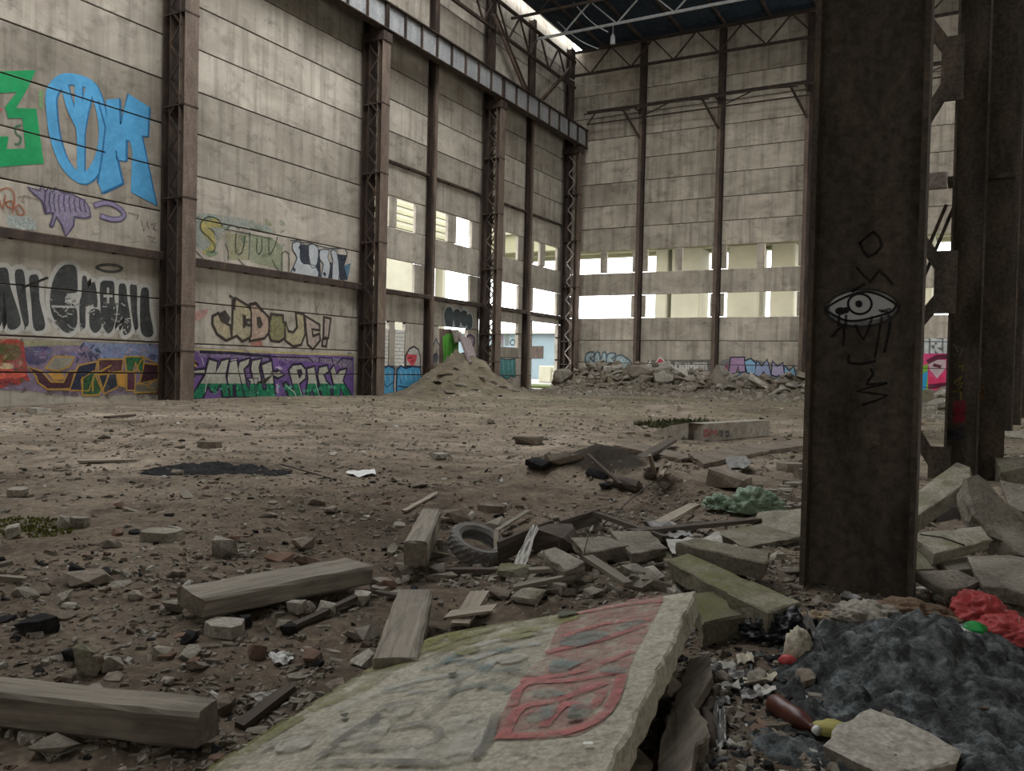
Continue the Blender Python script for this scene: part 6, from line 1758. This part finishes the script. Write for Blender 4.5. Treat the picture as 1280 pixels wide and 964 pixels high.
litter('rubble_crumbs', 5000, 0, 0, 0.02, 0.075, LM, (36, 34, 8, 2, 8, 16, 2), 'crumbled concrete and splinters in the foreground rubble bed', 4, (-3.6, 0.2, 5.0, 9.0), 0.0)
litter('ash_litter', 2600, 0, 0, 0.015, 0.06, (M_CHAR, M_ASH, M_PAPER, M_WOODD, M_RUB), (40, 20, 7, 12, 8), 'charred bits and scraps around the ash heap', 5, (-1.4, 0.5, 2.6, 5.6), 0.0)
litter('bank_crumbs', 5500, 0, 0, 0.10, 0.42, (M_RUBD, M_RUB, M_STONE, M_WOOD), (40, 30, 8, 8), 'small rubble filling the bank along the end wall', 6, (-26, -5.5, 46.5, 56.4), 0.0)

for i in range(150):
    px = FR.uniform(480, 1000); py = FR.uniform(645, 745)
    if px < 620 and py > 735 : continue
    p = gz(px, py); s = FR.uniform(0.06, 0.20); kind = 's' if FR.random() < 0.65 else 'c'
    mt = FR.choice((M_RUB, M_RUB, M_RUBD, M_RUBM, M_WOODD, M_WOOD, M_STONE)); me = shared(kind, FR.randrange(7), mt)
    o = obj('rubble_bed_piece', me, None, (p.x, p.y, gh(p.x, p.y)-0.01), (FR.gauss(0, .3), FR.gauss(0, .3), FR.uniform(0, 6.28)), (s*FR.uniform(.9, 2.0), s*FR.uniform(.5, 0.9), s*(FR.uniform(.18, .4) if kind == 's' else FR.uniform(.4, .7))))
    tag(o, where_label(p, mt, kind, s, 0.12, True), 'rubble', 'rubble bed around the tyre and mossy kerbs')
# moss and grass tufts
def moss_patch(px, py, rx, ry, label, seed, h=0.03, mat=None):
    c = gz(px, py); R2 = random.Random(seed); V = []; F = []
    for k in range(900):
        a = R2.uniform(0, 6.28); t = R2.random()**0.6
        x, y = c.x+rx*t*math.cos(a), c.y+ry*t*math.sin(a); z = gh(x, y)-0.004
        w = R2.uniform(0.006, 0.014)*(1+c.y/8); hh = h*R2.uniform(0.5, 1.2); b = R2.uniform(0, 3.14); dx, dy = w*math.cos(b), w*math.sin(b)
        n0 = len(V); V += [(x-dx, y-dy, z), (x+dx, y+dy, z), (x+R2.gauss(0, .4)*hh, y+R2.gauss(0, .4)*hh, z+hh)]; F.append((n0, n0+1, n0+2))
    o = obj('grass_tuft', mesh('grass_tuft', V, F, mat or MATS['moss_green'])); tag(o, label, 'grass', kind='stuff')
plain('moss_green', (0.115, 0.125, 0.022), 0.9, 0.4, 8)
plain('moss_dark', (0.062, 0.066, 0.024), 0.9, 0.4, 8)
moss_patch(30, 660, 0.55, 0.35, 'bright green moss patch at the left edge', 1, 0.03)
moss_patch(850, 533, 1.3, 0.8, 'dark green grass on the low hump before the painted pile', 2, 0.14, MATS['moss_dark'])

# iron hook on the wall, wires in the roof
a = onX(30, 359, WX+0.05); b_ = onX(60, 347, WX+0.55)
t = MB(); t.bar((0, 0, 0), b_-a, 0.07, 0.07); o = obj('iron_hook', mesh('iron_hook', t.v, t.f, M_IRON), None, a); tag(o, 'short black iron bar sticking out of the wall over grey letters', 'iron bar')
for (p0, p1, Y, lb) in (((697,27),(748,61),49.0,'slack pale cable hanging diagonally under the roof'), ((717,3),(760,40),48.0,'second slack cable under the roof'), ((712,98),(752,105),54.0,'loose wire sagging from the corner column')):
    A = onY(*p0, Y); B = onY(*p1, Y); mid = (A+B)/2; q = [A.lerp(B, k/8) - Vector((0, 0, 0.25*math.sin(math.pi*k/8))) - mid for k in range(9)]
    mb = MB(); mb.tube(q, 0.035, 6); o = obj('cable', mesh('cable', mb.v, mb.f, M_TRUSSW, True), pale_truss, mid); o['label'] = lb
p = onY(766, 48, 49.6); mb = MB(); mb.tube([(0, 0, 0.3), (0, 0, 0.1), (0, 0, -0.35)], [0.05, 0.14, 0.16], 10); mb.bar((0, 0, 0.3), (0, 0, max(0.5, 23.72-p.z)), 0.03, 0.03); o = obj('hanging_lamp', mesh('hanging_lamp', mb.v, mb.f, M_TRUSSW), None, p); tag(o, 'small white lamp hanging from the pale roof truss', 'lamp')

# ------------------------------------------------------------------ outside, seen through the openings
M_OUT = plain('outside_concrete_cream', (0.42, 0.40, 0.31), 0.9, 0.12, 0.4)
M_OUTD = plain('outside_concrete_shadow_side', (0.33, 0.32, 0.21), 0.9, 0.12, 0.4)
M_GRASS = plain('outside_grass', (0.075, 0.09, 0.03), 0.95, 0.4, 0.7)
M_ROAD = plain('outside_gravel', (0.22, 0.215, 0.195), 0.95, 0.2, 0.6)
M_BLUE = plain('shed_blue_grey', (0.155, 0.20, 0.215), 0.7, 0.1, 0.5)
o = MB().box(-160, 120, 57.4, 260, -0.6, -0.15).build('outside_ground', M_ROAD); tag(o, 'pale gravel yard outside behind the end wall', kind='structure')
o = MB().box(-160, -27.4, -40, 57.4, -0.6, -0.15).build('outside_ground', M_ROAD); tag(o, 'pale gravel yard outside beside the long wall', kind='structure')
o = MB().box(-58, -29.5, 64, 72, -0.2, 0.02).build('grass_strip', M_GRASS); tag(o, 'strip of green grass outside the corner doorway', 'grass', kind='stuff')
# road viaduct behind the end wall
t = empty('viaduct', (-10, 74, 0)); tag(t, 'cream concrete road viaduct outside behind the end wall', 'viaduct')
MB().box(-44, 60, 70, 77, 14.4, 15.4).build('deck', M_OUT, t)
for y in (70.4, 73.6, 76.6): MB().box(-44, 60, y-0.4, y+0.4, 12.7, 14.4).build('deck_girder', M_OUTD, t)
MB().box(-44, 60, 69.6, 70.0, 14.4, 16.0).build('parapet', M_OUT, t)
for (pa, pb) in ((818, 833), (838, 874), (908, 948), (962, 992), (1150, 1166)):
    xa, xb = onY(pa, 385, 73).x, onY(pb, 385, 73).x
    MB().cbox(xa, xb, 73, 76, -0.4, 12.8, 0.12).build('pier', M_OUT, t)
MB().bar((-13.5, 86, 9.5), (20, 92, 17.0), 5, 1.4).build('ramp', M_OUT, t)
# long low shed with blue-grey wall
t = empty('shed', (-45, 120, 0)); tag(t, 'long low shed with a blue-grey wall in the distance', 'building')
MB().box(-110, 40, 120, 132, -0.3, 7.2).build('wall', M_BLUE, t)
MB().box(-111, 41, 119, 133, 7.2, 7.8).build('roof', M_OUT, t)
for i in range(14): MB().box(-104+i*10, -101+i*10, 119.9, 120.02, 3.2, 5.2).build('window', M_STEEL, t)
# clad building beside the long wall
t = empty('clad_building', (-48, 60, 0)); tag(t, 'yellowish building with horizontal cladding outside the long wall windows', 'building')
z = 13.0; i = 0
while z < 19:
    MB().box(-46, -45.8 + (0.10 if i % 2 else 0), 38, 69, z, z+0.30).build('cladding_board', M_OUTD if i % 2 else M_OUT, t); z += 0.33; i += 1
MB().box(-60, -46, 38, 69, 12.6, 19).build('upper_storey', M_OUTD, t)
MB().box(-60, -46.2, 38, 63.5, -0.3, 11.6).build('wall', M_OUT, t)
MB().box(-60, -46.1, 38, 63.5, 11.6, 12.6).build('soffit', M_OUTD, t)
for y in (66.5, 68.8): MB().cbox(-47.2, -46.2, y-0.25, y+0.25, -0.3, 12.6, 0.05).build('post', M_OUT, t)
MB().box(-61, -44.6, 37, 69.3, 19, 19.6).build('roof', M_OUTD, t)
# lamp post and blocks by the doorway
t = empty('lamp_post', (-41, 84, 0)); tag(t, 'slender grey lamp post standing outside the corner doorway', 'lamp post')
MB().tube([(-41, 84, 0), (-41, 84, 9)], 0.14, 8).build('pole', M_STEELG, t)
MB().bar((-41, 84, 8.9), (-39.4, 84, 9.2), 0.1, 0.1).build('arm', M_STEELG, t)
MB().cbox(-41.4, -40.6, 83.6, 84.4, -0.2, 1.1, 0.08).build('base', M_OUT, t)
for i, x in enumerate((-44.5, -42.6, -39.0)):
    o = MB().cbox(x-0.8, x+0.8, 88, 89, -0.1, 1.9, 0.08).build('barrier_block', M_OUT); tag(o, ('left', 'middle', 'right')[i] + ' pale concrete barrier block seen through the corner doorway', 'block', 'barrier blocks outside')
